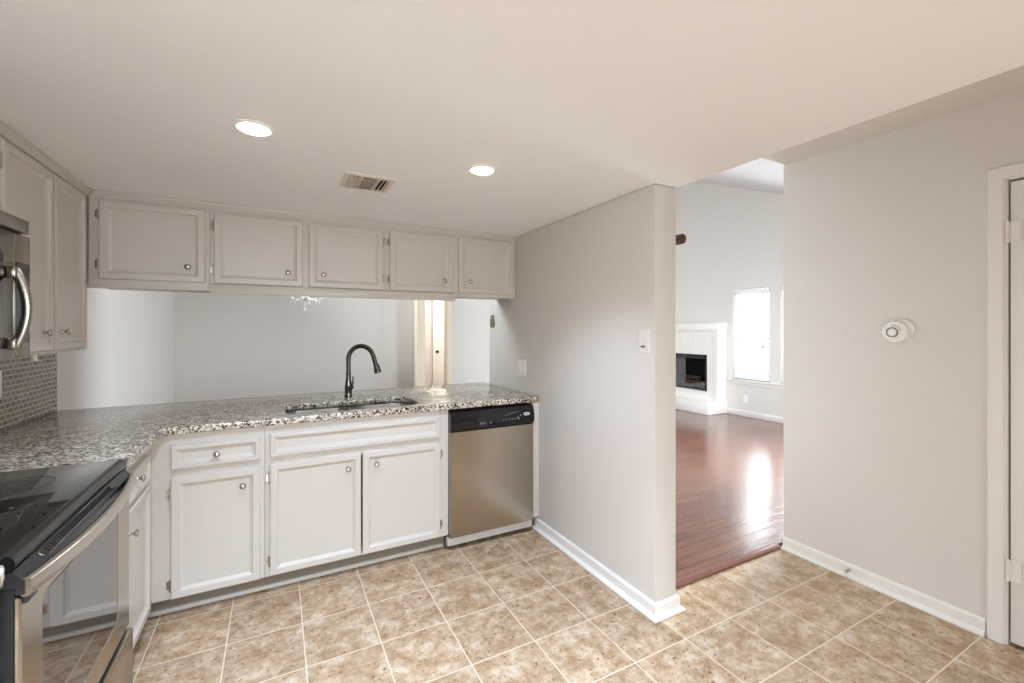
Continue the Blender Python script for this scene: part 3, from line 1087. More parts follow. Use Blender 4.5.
# oven door
fo = facing('+x', XD - 0.008)
W0, W1, WZ0, WZ1 = RY0 + 0.095, RY1 - 0.125, 0.42, 0.80
od = MB()
L = [rect_loop(RY0 + 0.002, RY1 - 0.002, 0.345, 0.842, 0, 0.006, 6), rect_loop(RY0 + 0.002, RY1 - 0.002, 0.345, 0.842, 0.005, 0.006, 6),
     rect_loop(RY0 + 0.006, RY1 - 0.006, 0.349, 0.838, 0.009, 0.006, 6),
     rect_loop(W0, W1, WZ0, WZ1, 0.009, 0.035, 6), rect_loop(W0 + 0.004, W1 - 0.004, WZ0 + 0.004, WZ1 - 0.004, 0.005, 0.033, 6)]
odo = od.rings(L, fo).build('oven_door', M['steel'], r)
MB().rings([rect_loop(W0 + 0.004, W1 - 0.004, WZ0 + 0.004, WZ1 - 0.004, 0.0052, 0.033, 6), rect_loop(W0 + 0.006, W1 - 0.006, WZ0 + 0.006, WZ1 - 0.006, 0.0075, 0.031, 6)], fo).build('oven_window', M['ovenglass'], odo)
hb = MB()
hp_ = []
for i in range(25):
    t = i / 24
    y = RY0 + 0.003 + (RY1 - RY0 - 0.006) * t
    bow = 0.034 * (1 - (2 * t - 1) ** 2)
    hp_.append((XD + 0.007 + bow, y, 0.860))
sec = [(0.010 * math.copysign(abs(math.cos(a)) ** 0.6, math.cos(a)), 0.020 * math.copysign(abs(math.sin(a)) ** 0.7, math.sin(a))) for a in [2 * math.pi * i / 20 for i in range(20)]]
hb.sweep(hp_, sec, up=(0, 0, 1))
hbo = hb.build('oven_handle', M['steel_h'], odo, angle=50)
for ya, yb in ((RY0 + 0.004, RY0 + 0.05), (RY1 - 0.05, RY1 - 0.004)):
    MB().box(XD + 0.0, XD + 0.010, ya, yb, 0.825, 0.846, 0.003).build('handle_bracket', M['blackp'], odo)
MB().box(XD - 0.0085, XD + 0.012, RY0 + 0.002, RY1 - 0.002, 0.075, 0.333, 0.006).build('storage_drawer', M['steel'], r)
for yy in (RY0 + 0.05, RY1 - 0.05):
    MB().cyl((-0.6, yy, 0.0), (-0.6, yy, 0.03), 0.018).build('leveling_foot', M['blackp'], r)

# ------------------------------------------------------------------ microwave
m = thing('microwave', 'stainless over-the-range microwave with curved handle at the left edge', 'microwave', (-0.93, 1.65, 1.297))
XM = -0.735
MB().box(XL + 0.012, XM, RY0, RY1 + 0.004, 1.299, 1.735, 0.003).build('body', M['blackp'], m)
MB().box(XM - 0.004, XM + 0.035, RY0 - 0.001, RY1 - 0.045, 1.692, 1.734, 0.003).build('vent_hood', M['mwsteel'], m)
MB().box(XM + 0.0005, XM + 0.020, RY0, 1.925, 1.300, 1.690, 0.004).build('door', M['mwsteel'], m)
fm = facing('+x', XM + 0.0195)
MB().rings([rect_loop(RY0 + 0.06, 1.865, 1.350, 1.630, 0, 0.02, 5), rect_loop(RY0 + 0.064, 1.861, 1.354, 1.626, 0.003, 0.018, 5)], fm).build('door_window', M['glasstop'], m)
pn = MB().box(XM + 0.0005, XM + 0.020, 1.929, RY1 + 0.004, 1.300, 1.690, 0.004).build('control_panel', M['mwsteel'], m)
MB().rings([rect_loop(1.937, 2.022, 1.345, 1.60, 0, 0.006, 3), rect_loop(1.937, 2.022, 1.345, 1.60, 0.002, 0.006, 3)], fm).build('keypad', M['glasstop'], pn)
fk = facing('+x', XM + 0.0215)
MB().rings([rect_loop(1.945, 2.014, 1.565, 1.59, 0, 0.002, 2), rect_loop(1.945, 2.014, 1.565, 1.59, 0.0006, 0.002, 2)], fk).build('display', M['blackp'], pn)
for i in range(7):
    for j in range(3):
        u, v = 1.957 + 0.022 * j, 1.545 - 0.027 * i
        MB().rings([[(u + 0.006 * math.cos(2 * math.pi * q / 10), v + 0.006 * math.sin(2 * math.pi * q / 10), w) for q in range(10)] for w in (0, 0.0008)], fk).build('key', M['keyprint'], pn)
mh = MB()
hp_ = []
for i in range(25):
    t = i / 24
    hp_.append((XM + 0.034 + 0.026 * math.sin(math.pi * t) ** 0.9, 1.895, 1.335 + 0.235 * t))
sec = [(0.013 * math.copysign(abs(math.cos(a)) ** 0.7, math.cos(a)), 0.009 * math.copysign(abs(math.sin(a)) ** 0.7, math.sin(a))) for a in [2 * math.pi * i / 16 for i in range(16)]]
mh.sweep(hp_, sec, up=(0, 1, 0))
mh.box(XM + 0.019, XM + 0.042, 1.880, 1.910, 1.328, 1.362, 0.004)
mh.box(XM + 0.019, XM + 0.042, 1.880, 1.910, 1.545, 1.580, 0.004)
mh.build('handle', M['mwsteel'], m, angle=50)
MB().box(XL + 0.02, XM - 0.03, RY0 + 0.05, RY1 - 0.05, 1.296, 1.2992).build('underside_filter', M['greyprint'], m, smooth=False)

# ------------------------------------------------------------------ wall plates


def switch(label, kind, plane, u, v, gang, group=None):
    n = 'light_switch'
    o = thing(n, label, 'switch', facing(kind, plane)(u, v - 0.06, 0), group)
    f = facing(kind, plane)
    w = 0.037 if gang == 1 else 0.060
    MB().rings([rect_loop(u - w, u + w, v - 0.060, v + 0.060, 0.0002, 0.004, 3), rect_loop(u - w, u + w, v - 0.060, v + 0.060, 0.003, 0.004, 3), rect_loop(u - w + 0.003, u + w - 0.003, v - 0.057, v + 0.057, 0.006, 0.004, 3)], f).build('plate', M['plastic'], o)
    for du in ([0] if gang == 1 else [-0.023, 0.023]):
        a0, a1 = u + du - 0.0165, u + du + 0.0165
        b = MB().rings([[(a0, v - 0.033, 0.006), (a1, v - 0.033, 0.006), (a1, v + 0.033, 0.006), (a0, v + 0.033, 0.006)],
                        [(a0, v - 0.033, 0.0075), (a1, v - 0.033, 0.0075), (a1, v + 0.033, 0.011), (a0, v + 0.033, 0.011)]], f)
        b.build('rocker', M['plastic'], o, smooth=False)
    return o


switch('white two-rocker wall switch above the counter end on the partition wall', '-x', XS, 2.855, 1.103, 2)
s2 = switch('white single wall switch near the free end of the partition wall', '-x', XS, 1.622, 1.330, 1)
MB().box(XS - 0.0135, XS - 0.009, 1.612, 1.632, 1.300, 1.306).build('indicator', M['darkgap'], s2, smooth=False)
mp_ = thing('wall_plate', 'small tarnished metal plate at the far edge of the partition wall above the counter', 'plate', (XS, 3.36, 1.44))
f = facing('-x', XS)
MB().rings([rect_loop(3.325, 3.392, 1.405, 1.475, 0.0003, 0.004, 3), rect_loop(3.325, 3.392, 1.405, 1.475, 0.010, 0.004, 3)], f).build('plate', M['bronze'], mp_)
MB().rings([rect_loop(3.335, 3.382, 1.480, 1.505, 0.0003, 0.004, 3), rect_loop(3.335, 3.382, 1.480, 1.505, 0.008, 0.004, 3)], f).build('bracket', M['bronze'], mp_)
ot = thing('wall_outlet', 'white outlet plate low on the far living room wall below the window', 'outlet', (XW, 4.435, 0.22))
f = facing('-x', XW)
MB().rings([rect_loop(4.395, 4.475, 0.222, 0.342, 0.0003, 0.004, 3), rect_loop(4.395, 4.475, 0.222, 0.342, 0.006, 0.004, 3)], f).build('plate', M['plastic'], ot)
for v in (0.262, 0.302):
    MB().rings([rect_loop(4.418, 4.452, v - 0.014, v + 0.014, 0.006, 0.008, 3), rect_loop(4.418, 4.452, v - 0.014, v + 0.014, 0.009, 0.008, 3)], f).build('socket', M['plastic'], ot)
ot = thing('wall_outlet', 'white outlet plate on the mosaic backsplash at the left edge', 'outlet', (XL + 0.008, 2.9, 1.06))
f = facing('+x', XL + 0.008)
yo = 2.825
MB().rings([rect_loop(yo - 0.037, yo + 0.037, 1.08, 1.20, 0.0003, 0.004, 3), rect_loop(yo - 0.037, yo + 0.037, 1.08, 1.20, 0.006, 0.004, 3)], f).build('plate', M['plastic'], ot)
for v in (1.12, 1.16):
    MB().rings([rect_loop(yo - 0.016, yo + 0.016, v - 0.014, v + 0.014, 0.006, 0.008, 3), rect_loop(yo - 0.016, yo + 0.016, v - 0.014, v + 0.014, 0.009, 0.008, 3)], f).build('socket', M['plastic'], ot)

# round detector on the right wall
sd = thing('carbon_monoxide_alarm', 'round white alarm with a centre button on the right wall', 'alarm', (XR, 1.075, 1.32))
MB().lathe([(0.052, 0.0003), (0.053, 0.008), (0.050, 0.012), (0, 0.012)], (XR, 1.060, 1.386), (-1, 0, 0), 36).build('mounting_plate', M['plastic'], sd)
MB().lathe([(0.053, 0.012), (0.056, 0.016), (0.0555, 0.030), (0.050, 0.036), (0.02, 0.038), (0, 0.038)], (XR, 1.082, 1.376), (-1, 0, 0), 40).build('cover', M['plastic'], sd)
rg = MB()
n = 36
loops = [[(XR - 0.0375 - w, 1.090 + a * math.cos(2 * math.pi * i / n), 1.373 + a * math.sin(2 * math.pi * i / n)) for i in range(n)] for a, w in ((0.026, 0), (0.026, 0.002), (0.021, 0.002), (0.021, 0))]
rg.rings(loops, lambda u, v, w: (u, v, w), False, False)
rg.build('button_ring', M['greyprint'], sd)
MB().lathe([(0.020, 0.0), (0.019, 0.004), (0.014, 0.006), (0, 0.006)], (XR - 0.037, 1.090, 1.373), (-1, 0, 0), 24).build('button', M['plastic'], sd)
for k_ in range(5):
    a = R(20 + 16 * k_)
    MB().obox(Vector((XR - 0.0375, 1.090 - 0.036 * math.cos(a), 1.373 + 0.036 * math.sin(a))), (0.002, 0.007, 0.003), Matrix.Rotation(a, 3, 'X')).build('mark', M['greyprint'], sd, smooth=False)

# spring door stop on the right baseboard
ds = thing('door_stop', 'small metal spring door stop on the right wall baseboard', 'door stop', (XR - 0.013, 1.29, 0.045))
sp = []
for i in range(90):
    a = i * 0.62
    sp.append((XR - 0.016 - 0.062 * i / 89, 1.29 + 0.006 * math.cos(a), 0.048 + 0.006 * math.sin(a)))
MB().tube(sp, 0.0016, 6).build('spring', M['nickel'], ds)
MB().lathe([(0.008, 0), (0.009, 0.006), (0.007, 0.012), (0, 0.014)], (XR - 0.076, 1.29, 0.048), (-1, 0, 0), 14).build('rubber_tip', M['plastic'], ds)

# ------------------------------------------------------------------ door on the right wall
dr = MB()
fo = facing('-x', XR)
# casing round the opening as one mitred piece
c0, c1 = 0.752, 0.700
pf = [(0, 0), (0, 0.012), (0.004, 0.016), (0.03, 0.018), (0.048, 0.014), (0.052, 0.010), (0.052, 0)]
loops = []
ya, yb, zt = 0.752, -0.132, 2.107
for (yy, zz, sy, sz) in ((ya, 0.0, -1, 0), (ya, zt, -1, -1), (yb, zt, 1, -1), (yb, 0.0, 1, 0)):
    loops.append([(XR - w, yy + sy * a, zz + sz * a) for a, w in pf])
dr.rings(loops, lambda x, y, z: (x, y, z))
struct(dr.build('trim_door', M['trim'], angle=25))
jb = MB()
jb.box(XR - 0.001, XR + 0.12, 0.692, 0.7, 0, 2.045)
jb.box(XR - 0.001, XR + 0.12, -0.08, -0.072, 0, 2.045)
struct(jb.build('trim_door_jamb', M['trim'], smooth=False))
dl = MB()
dl.box(XR + 0.006, XR + 0.044, -0.066, 0.684, 0.015, 2.036, 0.002)
dob = struct(dl.build('door_1', M['trim']))
for zc in (1.815, 0.33):
    h = MB()
    h.cyl((XR - 0.004, 0.689, zc - 0.045), (XR - 0.004, 0.689, zc + 0.045), 0.007, 12)
    h.box(XR - 0.0005, XR + 0.0058, 0.652, 0.6905, zc - 0.044, zc + 0.044)
    h.lathe([(0.005, 0), (0.006, 0.003), (0, 0.006)], (XR - 0.004, 0.689, zc + 0.045), (0, 0, 1), 10)
    h.build('hinge', M['trim'], dob)
kb = MB().lathe([(0.028, 0), (0.028, 0.006), (0.012, 0.01), (0.011, 0.03), (0.026, 0.045), (0.028, 0.055), (0.02, 0.065), (0, 0.068)], (XR + 0.006, -0.005, 0.95), (-1, 0, 0), 24)
kb.build('door_knob', M['nickel'], dob)
MB().box(XR + 0.046, XR + 0.30, -0.09, 0.71, 0.0, 2.1).build('wall_closet', M['darkgap'], smooth=False)['kind'] = 'structure'

# ------------------------------------------------------------------ ceiling lights and register


def can(label, x, y, z=ZK, dim=1.0):
    o = thing('recessed_light', label, 'ceiling light', (x, y, z), 'recessed kitchen ceiling lights')
    n = 40
    loops = [[(x + a * math.cos(2 * math.pi * i / n), y + a * math.sin(2 * math.pi * i / n), z - h) for i in range(n)] for a, h in ((0.064, 0.0003), (0.063, 0.004), (0.058, 0.006), (0.049, 0.005), (0.0465, 0.002))]
    MB().rings(loops, lambda u, v, w: (u, v, w), False, False).build('trim_ring', M['plastic'], o, angle=60)
    MB().lathe([(0.046, 0.0004), (0.046, 0.005), (0.038, 0.011), (0, 0.014)], (x, y, z), (0, 0, -1), 32).build('lens', M['bulb'], o)
    ld = bpy.data.lights.new('lamp_light', 'SPOT')
    ld.energy = CAN_POWER * 6 * dim
    ld.color = CAN_COLOR
    ld.spot_size = R(121)
    ld.spot_blend = 0.75
    ld.shadow_soft_size = 0.05
    lo = bpy.data.objects.new('lamp_light', ld)
    COL.objects.link(lo)
    lo.parent = o
    lo.location = (0, 0, -0.03)
    return o


can('round lit recessed ceiling light left of the ceiling vent', -0.069, 1.781, ZK, 0.38)
can('round lit recessed ceiling light right of the ceiling vent', 0.798, 1.776, ZK, 0.5)
can('added recessed ceiling light over the floor by the range, unseen overhead', -0.069, 0.25, ZK, 3.0)  # this and the next three cans are added out of view for more light
can('added recessed ceiling light over the middle of the kitchen, unseen overhead', 0.80, 0.25, ZK, 0.2)
can('added recessed ceiling light on the left behind the camera, out of view', -0.069, -1.3, ZK, 2.0)
can('added recessed ceiling light on the right behind the camera, out of view', 0.80, -1.3, ZK, 0.3)

v = thing('ceiling_vent', 'small off-white louvred air register in the kitchen ceiling between the lights', 'vent', (0.38, 2.18, ZK))
vx0, vx1, vy0, vy1 = 0.268, 0.497, 2.06, 2.29
vy0, vy1 = 2.075, 2.30
MB().box(vx0 + 0.02, vx1 - 0.02, vy0 + 0.02, vy1 - 0.02, ZK - 0.0025, ZK - 0.0005).build('duct_opening', M['ductdark'], v, smooth=False)
n_ = lambda a, z: rect_loop(vx0 + a, vx1 - a, vy0 + a, vy1 - a, z)
MB().rings([n_(0, ZK - 0.0004), n_(0.001, ZK - 0.005), n_(0.012, ZK - 0.008), n_(0.026, ZK - 0.007), n_(0.026, ZK - 0.001)], lambda a, b_, z: (a, b_, z), False, False).build('frame', M['grille'], v, smooth=False)
ix0, ix1, iy0, iy1 = vx0 + 0.026, vx1 - 0.026, vy0 + 0.026, vy1 - 0.026
xa, xb = ix0 + 0.054, ix1 - 0.054
for x in (xa, xb):
    MB().box(x - 0.004, x + 0.004, iy0, iy1, ZK - 0.010, ZK - 0.001).build('divider', M['grille'], v, smooth=False)
for k_ in range(3):
    xx = ix0 + 0.010 + 0.018 * k_
    MB().obox(Vector((xx, (iy0 + iy1) / 2, ZK - 0.009)), (0.017, iy1 - iy0, 0.0015), Matrix.Rotation(R(42), 3, 'Y')).build('louver', M['grille'], v, smooth=False)
    xx = ix1 - 0.010 - 0.018 * k_
    MB().obox(Vector((xx, (iy0 + iy1) / 2, ZK - 0.009)), (0.017, iy1 - iy0, 0.0015), Matrix.Rotation(R(-42), 3, 'Y')).build('louver', M['grille'], v, smooth=False)
for k_ in range(7):
    yy = iy0 + 0.014 + (iy1 - iy0 - 0.028) * k_ / 6
    MB().obox(Vector(((xa + xb) / 2, yy, ZK - 0.008)), (xb - xa - 0.008, 0.015, 0.0015), Matrix.Rotation(R(50), 3, 'X')).build('louver', M['grille'], v, smooth=False)


# ------------------------------------------------------------------ windows
def sash_window(name, y0, y1, z0, z1, rail):
    x0, x1 = XW + 0.05, XW + 0.085
    fr = MB()
    t = 0.045
    fr.box(x0, x1, y0, y0 + t, z0, z1)
    fr.box(x0, x1, y1 - t, y1, z0, z1)
    fr.box(x0, x1, y0 + t, y1 - t, z0, z0 + t)
    fr.box(x0, x1, y0 + t, y1 - t, z1 - t, z1)
    if rail:
        fr.box(x0, x1, y0 + t, y1 - t, rail - 0.022, rail + 0.022)
    o = struct(fr.build(name, M['trim'], smooth=False))
    MB().box(x0 + 0.014, x0 + 0.018, y0 + t, y1 - t, z0 + t, z1 - t).build('pane', M['pane'], o, smooth=False)
    return o


sash_window('window_1', 4.04, 4.652, 0.59, 2.03, 1.28)
sash_window('window_2', 3.27, 3.882, 0.59, 2.03, 1.28)
sash_window('added_window_3', 1.75, 3.05, 0.12, 2.2, None)  # patio opening added out of view to let in light
sl_ = MB()
sl_.box(XW - 0.05, XW + 0.05, 3.20, 4.70, 0.558, 0.59, 0.005)
sl_.box(XW - 0.016, XW, 3.22, 4.68, 0.50, 0.558, 0.003)
struct(sl_.build('trim_sill', M['trim']))
fr = MB()
for (a, b_) in ((-0.95, -0.9), (0.17, 0.23), (1.3, 1.35)):
    fr.box(a, b_, YR - 0.09, YR - 0.05, 0.55, 2.0)
fr.box(-0.9, 1.3, YR - 0.09, YR - 0.05, 0.55, 0.60)
fr.box(-0.9, 1.3, YR - 0.09, YR - 0.05, 1.95, 2.0)
wn = struct(fr.build('added_window_4', M['trim'], smooth=False))  # window added behind the camera to bring daylight into the kitchen
MB().box(-0.9, 1.3, YR - 0.072, YR - 0.068, 0.6, 1.95).build('pane', M['pane'], wn, smooth=False)


g5 = MB()
for (a, b_) in ((3.6, 3.66), (4.77, 4.83), (5.94, 6.0)):
    g5.box(a, b_, 1.56, 1.60, 0.10, 2.2)
g5.box(3.66, 5.94, 1.56, 1.60, 0.10, 0.18)
g5.box(3.66, 5.94, 1.56, 1.60, 2.12, 2.2)
g5o = struct(g5.build('added_window_5', M['trim'], smooth=False))  # unseen front window, added to brighten the living and dining rooms
MB().box(3.66, 5.94, 1.578, 1.582, 0.18, 2.12).build('pane', M['pane'], g5o, smooth=False)


g6 = MB()
for (a, b_) in ((3.2, 3.26), (3.97, 4.03), (4.74, 4.8)):
    g6.box(a, b_, YD + 0.05, YD + 0.09, 0.10, 2.2)
g6.box(3.26, 4.74, YD + 0.05, YD + 0.09, 0.10, 0.18)
g6.box(3.26, 4.74, YD + 0.05, YD + 0.09, 2.12, 2.2)
g6o = struct(g6.build('added_window_6', M['trim'], smooth=False))  # unseen garden door, added to light the window wall
MB().box(3.26, 4.74, YD + 0.068, YD + 0.072, 0.18, 2.12).build('pane', M['pane'], g6o, smooth=False)


g7 = MB()
for (a, b_) in ((3.9, 3.95), (4.97, 5.03), (6.05, 6.1)):
    g7.box(XL - 0.09, XL - 0.05, a, b_, 2.5, 3.3)
g7.box(XL - 0.09, XL - 0.05, 3.95, 6.05, 2.5, 2.55)
g7.box(XL - 0.09, XL - 0.05, 3.95, 6.05, 3.25, 3.3)
g7o = struct(g7.build('added_window_7', M['trim'], smooth=False))  # unseen high window, added to throw light across to the window wall
MB().box(XL - 0.072, XL - 0.068, 3.95, 6.05, 2.55, 3.25).build('pane', M['pane'], g7o, smooth=False)


def blind(label, y0, y1, z0, z1):
    xb_ = XW + 0.022
    o = thing('window_blind', label, 'blind', (xb_, (y0 + y1) / 2, z0), 'living room window blinds')
    MB().box(xb_ - 0.025, xb_ + 0.02, y0 + 0.006, y1 - 0.006, z1 - 0.055, z1 - 0.002, 0.003).build('head_rail', M['blind'], o)
    n = 30
    for i in range(n):
        zz = z0 + 0.045 + (z1 - 0.075 - z0 - 0.045) * i / (n - 1)
        MB().obox(Vector((xb_, (y0 + y1) / 2, zz)), (0.047, y1 - y0 - 0.016, 0.003), Matrix.Rotation(R(-50), 3, 'Y')).build('slat', M['blind'], o, smooth=False)
    MB().box(xb_ - 0.02, xb_ + 0.02, y0 + 0.008, y1 - 0.008, z0 + 0.006, z0 + 0.03, 0.003).build('bottom_rail', M['blind'], o)
    ld = MB()
    for yy in (y0 + 0.10, y1 - 0.10):
        ld.box(xb_ - 0.0235, xb_ - 0.0225, yy - 0.002, yy + 0.002, z0 + 0.02, z1 - 0.05)
        ld.box(xb_ + 0.0225, xb_ + 0.0235, yy - 0.002, yy + 0.002, z0 + 0.02, z1 - 0.05)
    ld.build('ladder_cord', M['blind'], o, smooth=False)
    cd = MB().cyl((xb_ - 0.03, y0 + 0.10, z1 - 0.05), (xb_ - 0.03, y0 + 0.10, 1.14), 0.002, 6)
    cdo = cd.build('pull_cord', M['greyprint'], o)
    MB().lathe([(0.004, 0), (0.010, 0.02), (0.011, 0.045), (0, 0.05)], (xb_ - 0.03, y0 + 0.10, 1.145), (0, 0, -1), 12).build('tassel', M['greyprint'], cdo)
    return o


blind('white slatted blind in the narrow living room window beside the fireplace', 4.045, 4.647, 0.592, 2.028)
blind('white slatted blind in the second living room window, only its edge showing', 3.275, 3.877, 0.592, 2.028)

# ------------------------------------------------------------------ fireplace
fp_ = thing('fireplace', 'white painted fireplace with mantel shelf and raised hearth in the living room', 'fireplace', (6.4, 5.45, 0))
FX = 6.345
FY0, FY1 = 4.77, 6.13
OY0, OY1, OZ0, OZ1 = 4.985, 5.915, 0.345, 0.957
su = MB()
su.box(FX, FX + 0.03, FY0, OY0, 0.197, 1.372)
su.box(FX, FX + 0.03, OY1, FY1, 0.197, 1.372)
su.box(FX, FX + 0.03, OY0, OY1, 0.197, OZ0)
su.box(FX, FX + 0.03, OY0, OY1, OZ1, 1.372)
su.box(FX + 0.03, XW - 0.001, FY0, FY0 + 0.05, 0.0, 1.372)
su.box(FX + 0.03, XW - 0.001, FY1 - 0.05, FY1, 0.0, 1.372)
su.build('surround', M['trim'], fp_, smooth=False)
fb = MB()
fb.box(XW - 0.03, XW - 0.005, OY0, OY1, OZ0 - 0.02, OZ1 + 0.02)
fb.box(FX + 0.02, XW - 0.03, OY0 - 0.02, OY0, OZ0 - 0.02, OZ1 + 0.02)
fb.box(FX + 0.02, XW - 0.03, OY1, OY1 + 0.02, OZ0 - 0.02, OZ1 + 0.02)
fb.box(FX + 0.02, XW - 0.03, OY0, OY1, OZ0 - 0.02, OZ0)
fb.box(FX + 0.02, XW - 0.03, OY0, OY1, OZ1, OZ1 + 0.02)
fb.build('firebox', M['firebrick'], fp_, smooth=False)
ff = MB()
ff.box(FX - 0.012, FX + 0.012, OY0, OY0 + 0.025, OZ0, OZ1)
ff.box(FX - 0.012, FX + 0.012, OY1 - 0.025, OY1, OZ0, OZ1)
ff.box(FX - 0.012, FX + 0.012, OY0, OY1, OZ0, OZ0 + 0.04)
ff.box(FX - 0.012, FX + 0.012, OY0, OY1, OZ1 - 0.075, OZ1)
ffo = ff.build('door_frame', M['iron'], fp_, smooth=False)
MB().box(FX - 0.013, FX - 0.0121, OY0 + 0.01, OY1 - 0.01, OZ0 + 0.004, OZ0 + 0.012).build('bottom_strip', M['chrome'], ffo, smooth=False)
for yy in (5.16, 5.42, 5.68):
    MB().box(FX - 0.015, FX - 0.012, yy - 0.012, yy + 0.012, OZ1 - 0.045, OZ1 - 0.03).build('damper_tab', M['nickel'], ffo, smooth=False)
MB().box(FX + 0.002, FX + 0.006, OY0 + 0.02, OY1 - 0.02, OZ0 + 0.03, OZ1 - 0.07).build('glass_doors', M['fireglass'], fp_, smooth=False)
# raised band and stiles on the face
rb = MB()
rb.box(FX - 0.006, FX, FY0 + 0.10, FY1 - 0.10, 1.098, 1.112)
rb.box(FX - 0.006, FX, FY0 + 0.10, FY1 - 0.10, 1.262, 1.276)
for yy in (FY0 + 0.10, 5.21, 5.45, 5.69, FY1 - 0.106):
    rb.box(FX - 0.0055, FX, yy, yy + 0.006, 1.112, 1.262)
rb.box(FX - 0.012, FX, FY0, FY0 + 0.07, 0.197, 1.372)
rb.box(FX - 0.012, FX, FY1 - 0.07, FY1, 0.197, 1.372)
rb.build('face_molding', M['trim'], fp_, smooth=False)
ms = MB()
ms.box(FX - 0.045, XW - 0.001, FY0 - 0.02, FY1 + 0.02, 1.372, 1.487, 0.004)
ms.box(FX - 0.02, XW - 0.001, FY0 - 0.008, FY1 + 0.008, 1.348, 1.372, 0.004)
ms.build('mantel_shelf', M['trim'], fp_)
MB().box(6.08, XW - 0.001, 4.748, 6.15, 0.010, 0.197, 0.006).build('hearth', M['trim'], fp_)
gr = MB()
for yy in (5.15, 5.26, 5.37, 5.48, 5.59):
    gr.box(6.40, 6.51, yy, yy + 0.012, OZ0 + 0.055, OZ0 + 0.067)
    gr.box(6.40, 6.412, yy, yy + 0.012, OZ0 + 0.001, OZ0 + 0.12)
gr.box(6.405, 6.417, 5.13, 5.62, OZ0 + 0.045, OZ0 + 0.055)
tag(gr.build('fire_grate', M['iron'], smooth=False), 'black iron grate inside the fireplace', 'grate')
logs = [((6.462, 5.14, OZ0 + 0.112), (6.462, 5.58, OZ0 + 0.112), 0.040, 'pale log lying along the back of the fireplace grate'),
        ((6.435, 5.20, OZ0 + 0.196), (6.478, 5.50, OZ0 + 0.196), 0.034, 'pale log lying slanted on top of the log pile in the fireplace')]
for a, b_, rr, lab in logs:
    A, B = Vector(a), Vector(b_)
    n = 9
    lg = MB()
    ps = [A.lerp(B, i / n) + Vector((0.004 * math.sin(i * 2.1), 0, 0.004 * math.cos(i * 1.7))) for i in range(n + 1)]
    lg.tube(ps, lambda t: rr * (0.93 + 0.1 * math.sin(t * 9)), 12)
    o = lg.build('fire_log', M['log'], origin=tuple(A))
    tag(o, lab, 'log', 'logs in the fireplace')

# ------------------------------------------------------------------ rail end in the living room
rl = thing('wooden_rail', 'dark brown round wooden rail end beside the partition wall high in the living room', 'rail', (1.80, 2.2, 1.845))
MB().tube([(1.818, 1.575, 1.848), (1.818, 3.1, 1.848)], 0.026, 20).lathe([(0.026, 0), (0.024, 0.008), (0.012, 0.014), (0, 0.016)], (1.818, 1.575, 1.848), (0, -1, 0), 20).build('rail', M['brownwood'], rl)
for yy in (1.9, 2.85):
    MB().tube([(1.743, yy, 1.80), (1.785, yy, 1.80), (1.818, yy, 1.83)], 0.006, 8).build('bracket', M['iron'], rl)

# ------------------------------------------------------------------ dining room: doorway and chandelier
dc = MB()
pf2 = [(0, 0), (0, 0.012), (0.006, 0.018), (0.06, 0.016), (0.075, 0.010), (0.075, 0)]
loops = []
for (xx, zz, sx, sz) in ((1.94, 0.008, 1, 0), (1.94, 2.105, 1, -1), (2.49, 2.105, -1, -1), (2.49, 0.008, -1, 0)):
    loops.append([(xx + sx * a, YD - w, zz + sz * a) for a, w in pf2])
dc.rings(loops, lambda x, y, z: (x, y, z))
struct(dc.build('trim_dining_door', M['door'], angle=25))
jb = MB()
jb.box(2.015, 2.023, YD - 0.001, YD + 0.12, 0.008, 2.03)
jb.box(2.407, 2.415, YD - 0.001, YD + 0.12, 0.008, 2.03)
jb.box(2.023, 2.407, YD - 0.001, YD + 0.12, 2.022, 2.03)
struct(jb.build('trim_dining_jamb', M['door'], smooth=False))


def panel_door(name, w, h, mat, knob_mat, knob_u, knob_z=0.94):
    """two-column raised panel door in local coords: u along x from the hinge, face towards -y"""
    us = [0.0, w * 0.12, w * 0.46, w * 0.54, w * 0.88, w]
    vs_ = [0.0, 0.12 * h, 0.43 * h, 0.49 * h, 0.80 * h, 0.84 * h, 0.94 * h, h]
    b = MB()
    b.box(0, w, 0.006, 0.03, 0, h)
    for side in (0, 1):
        y0, y1 = ((0, 0.006) if side == 0 else (0.03, 0.036))
        for i in (0, 2, 4):
            b.box(us[i], us[i + 1], y0, y1, 0, h)
        for j in (0, 2, 4, 6):
            for i in (1, 3):
                b.box(us[i], us[i + 1], y0, y1, vs_[j], vs_[j + 1])
        for j in (1, 3, 5):
            for i in (1, 3):
                q = 0.02
                b.box(us[i] + q, us[i + 1] - q, y0 + (0.002 if side == 0 else 0), y1 - (0.002 if side else 0), vs_[j] + q, vs_[j + 1] - q)
    o = b.build(name, mat, smooth=False)
    k2 = MB()
    for sy in ((-1, 1) if knob_u else ()):
        k2.lathe([(0.026, 0), (0.026, 0.005), (0.011, 0.008), (0.010, 0.03), (0.025, 0.042), (0.027, 0.052), (0.018, 0.062), (0, 0.064)], (knob_u, 0.0 if sy < 0 else 0.036, knob_z), (0, sy, 0), 18)
    if knob_u:
        k2.build('door_knob', knob_mat, o)
    return o


d2 = panel_door('door_2', 0.40, 2.0, M['door'], M['nickel'], None)
d2.location = (2.016, YD - 0.022, 0.015)
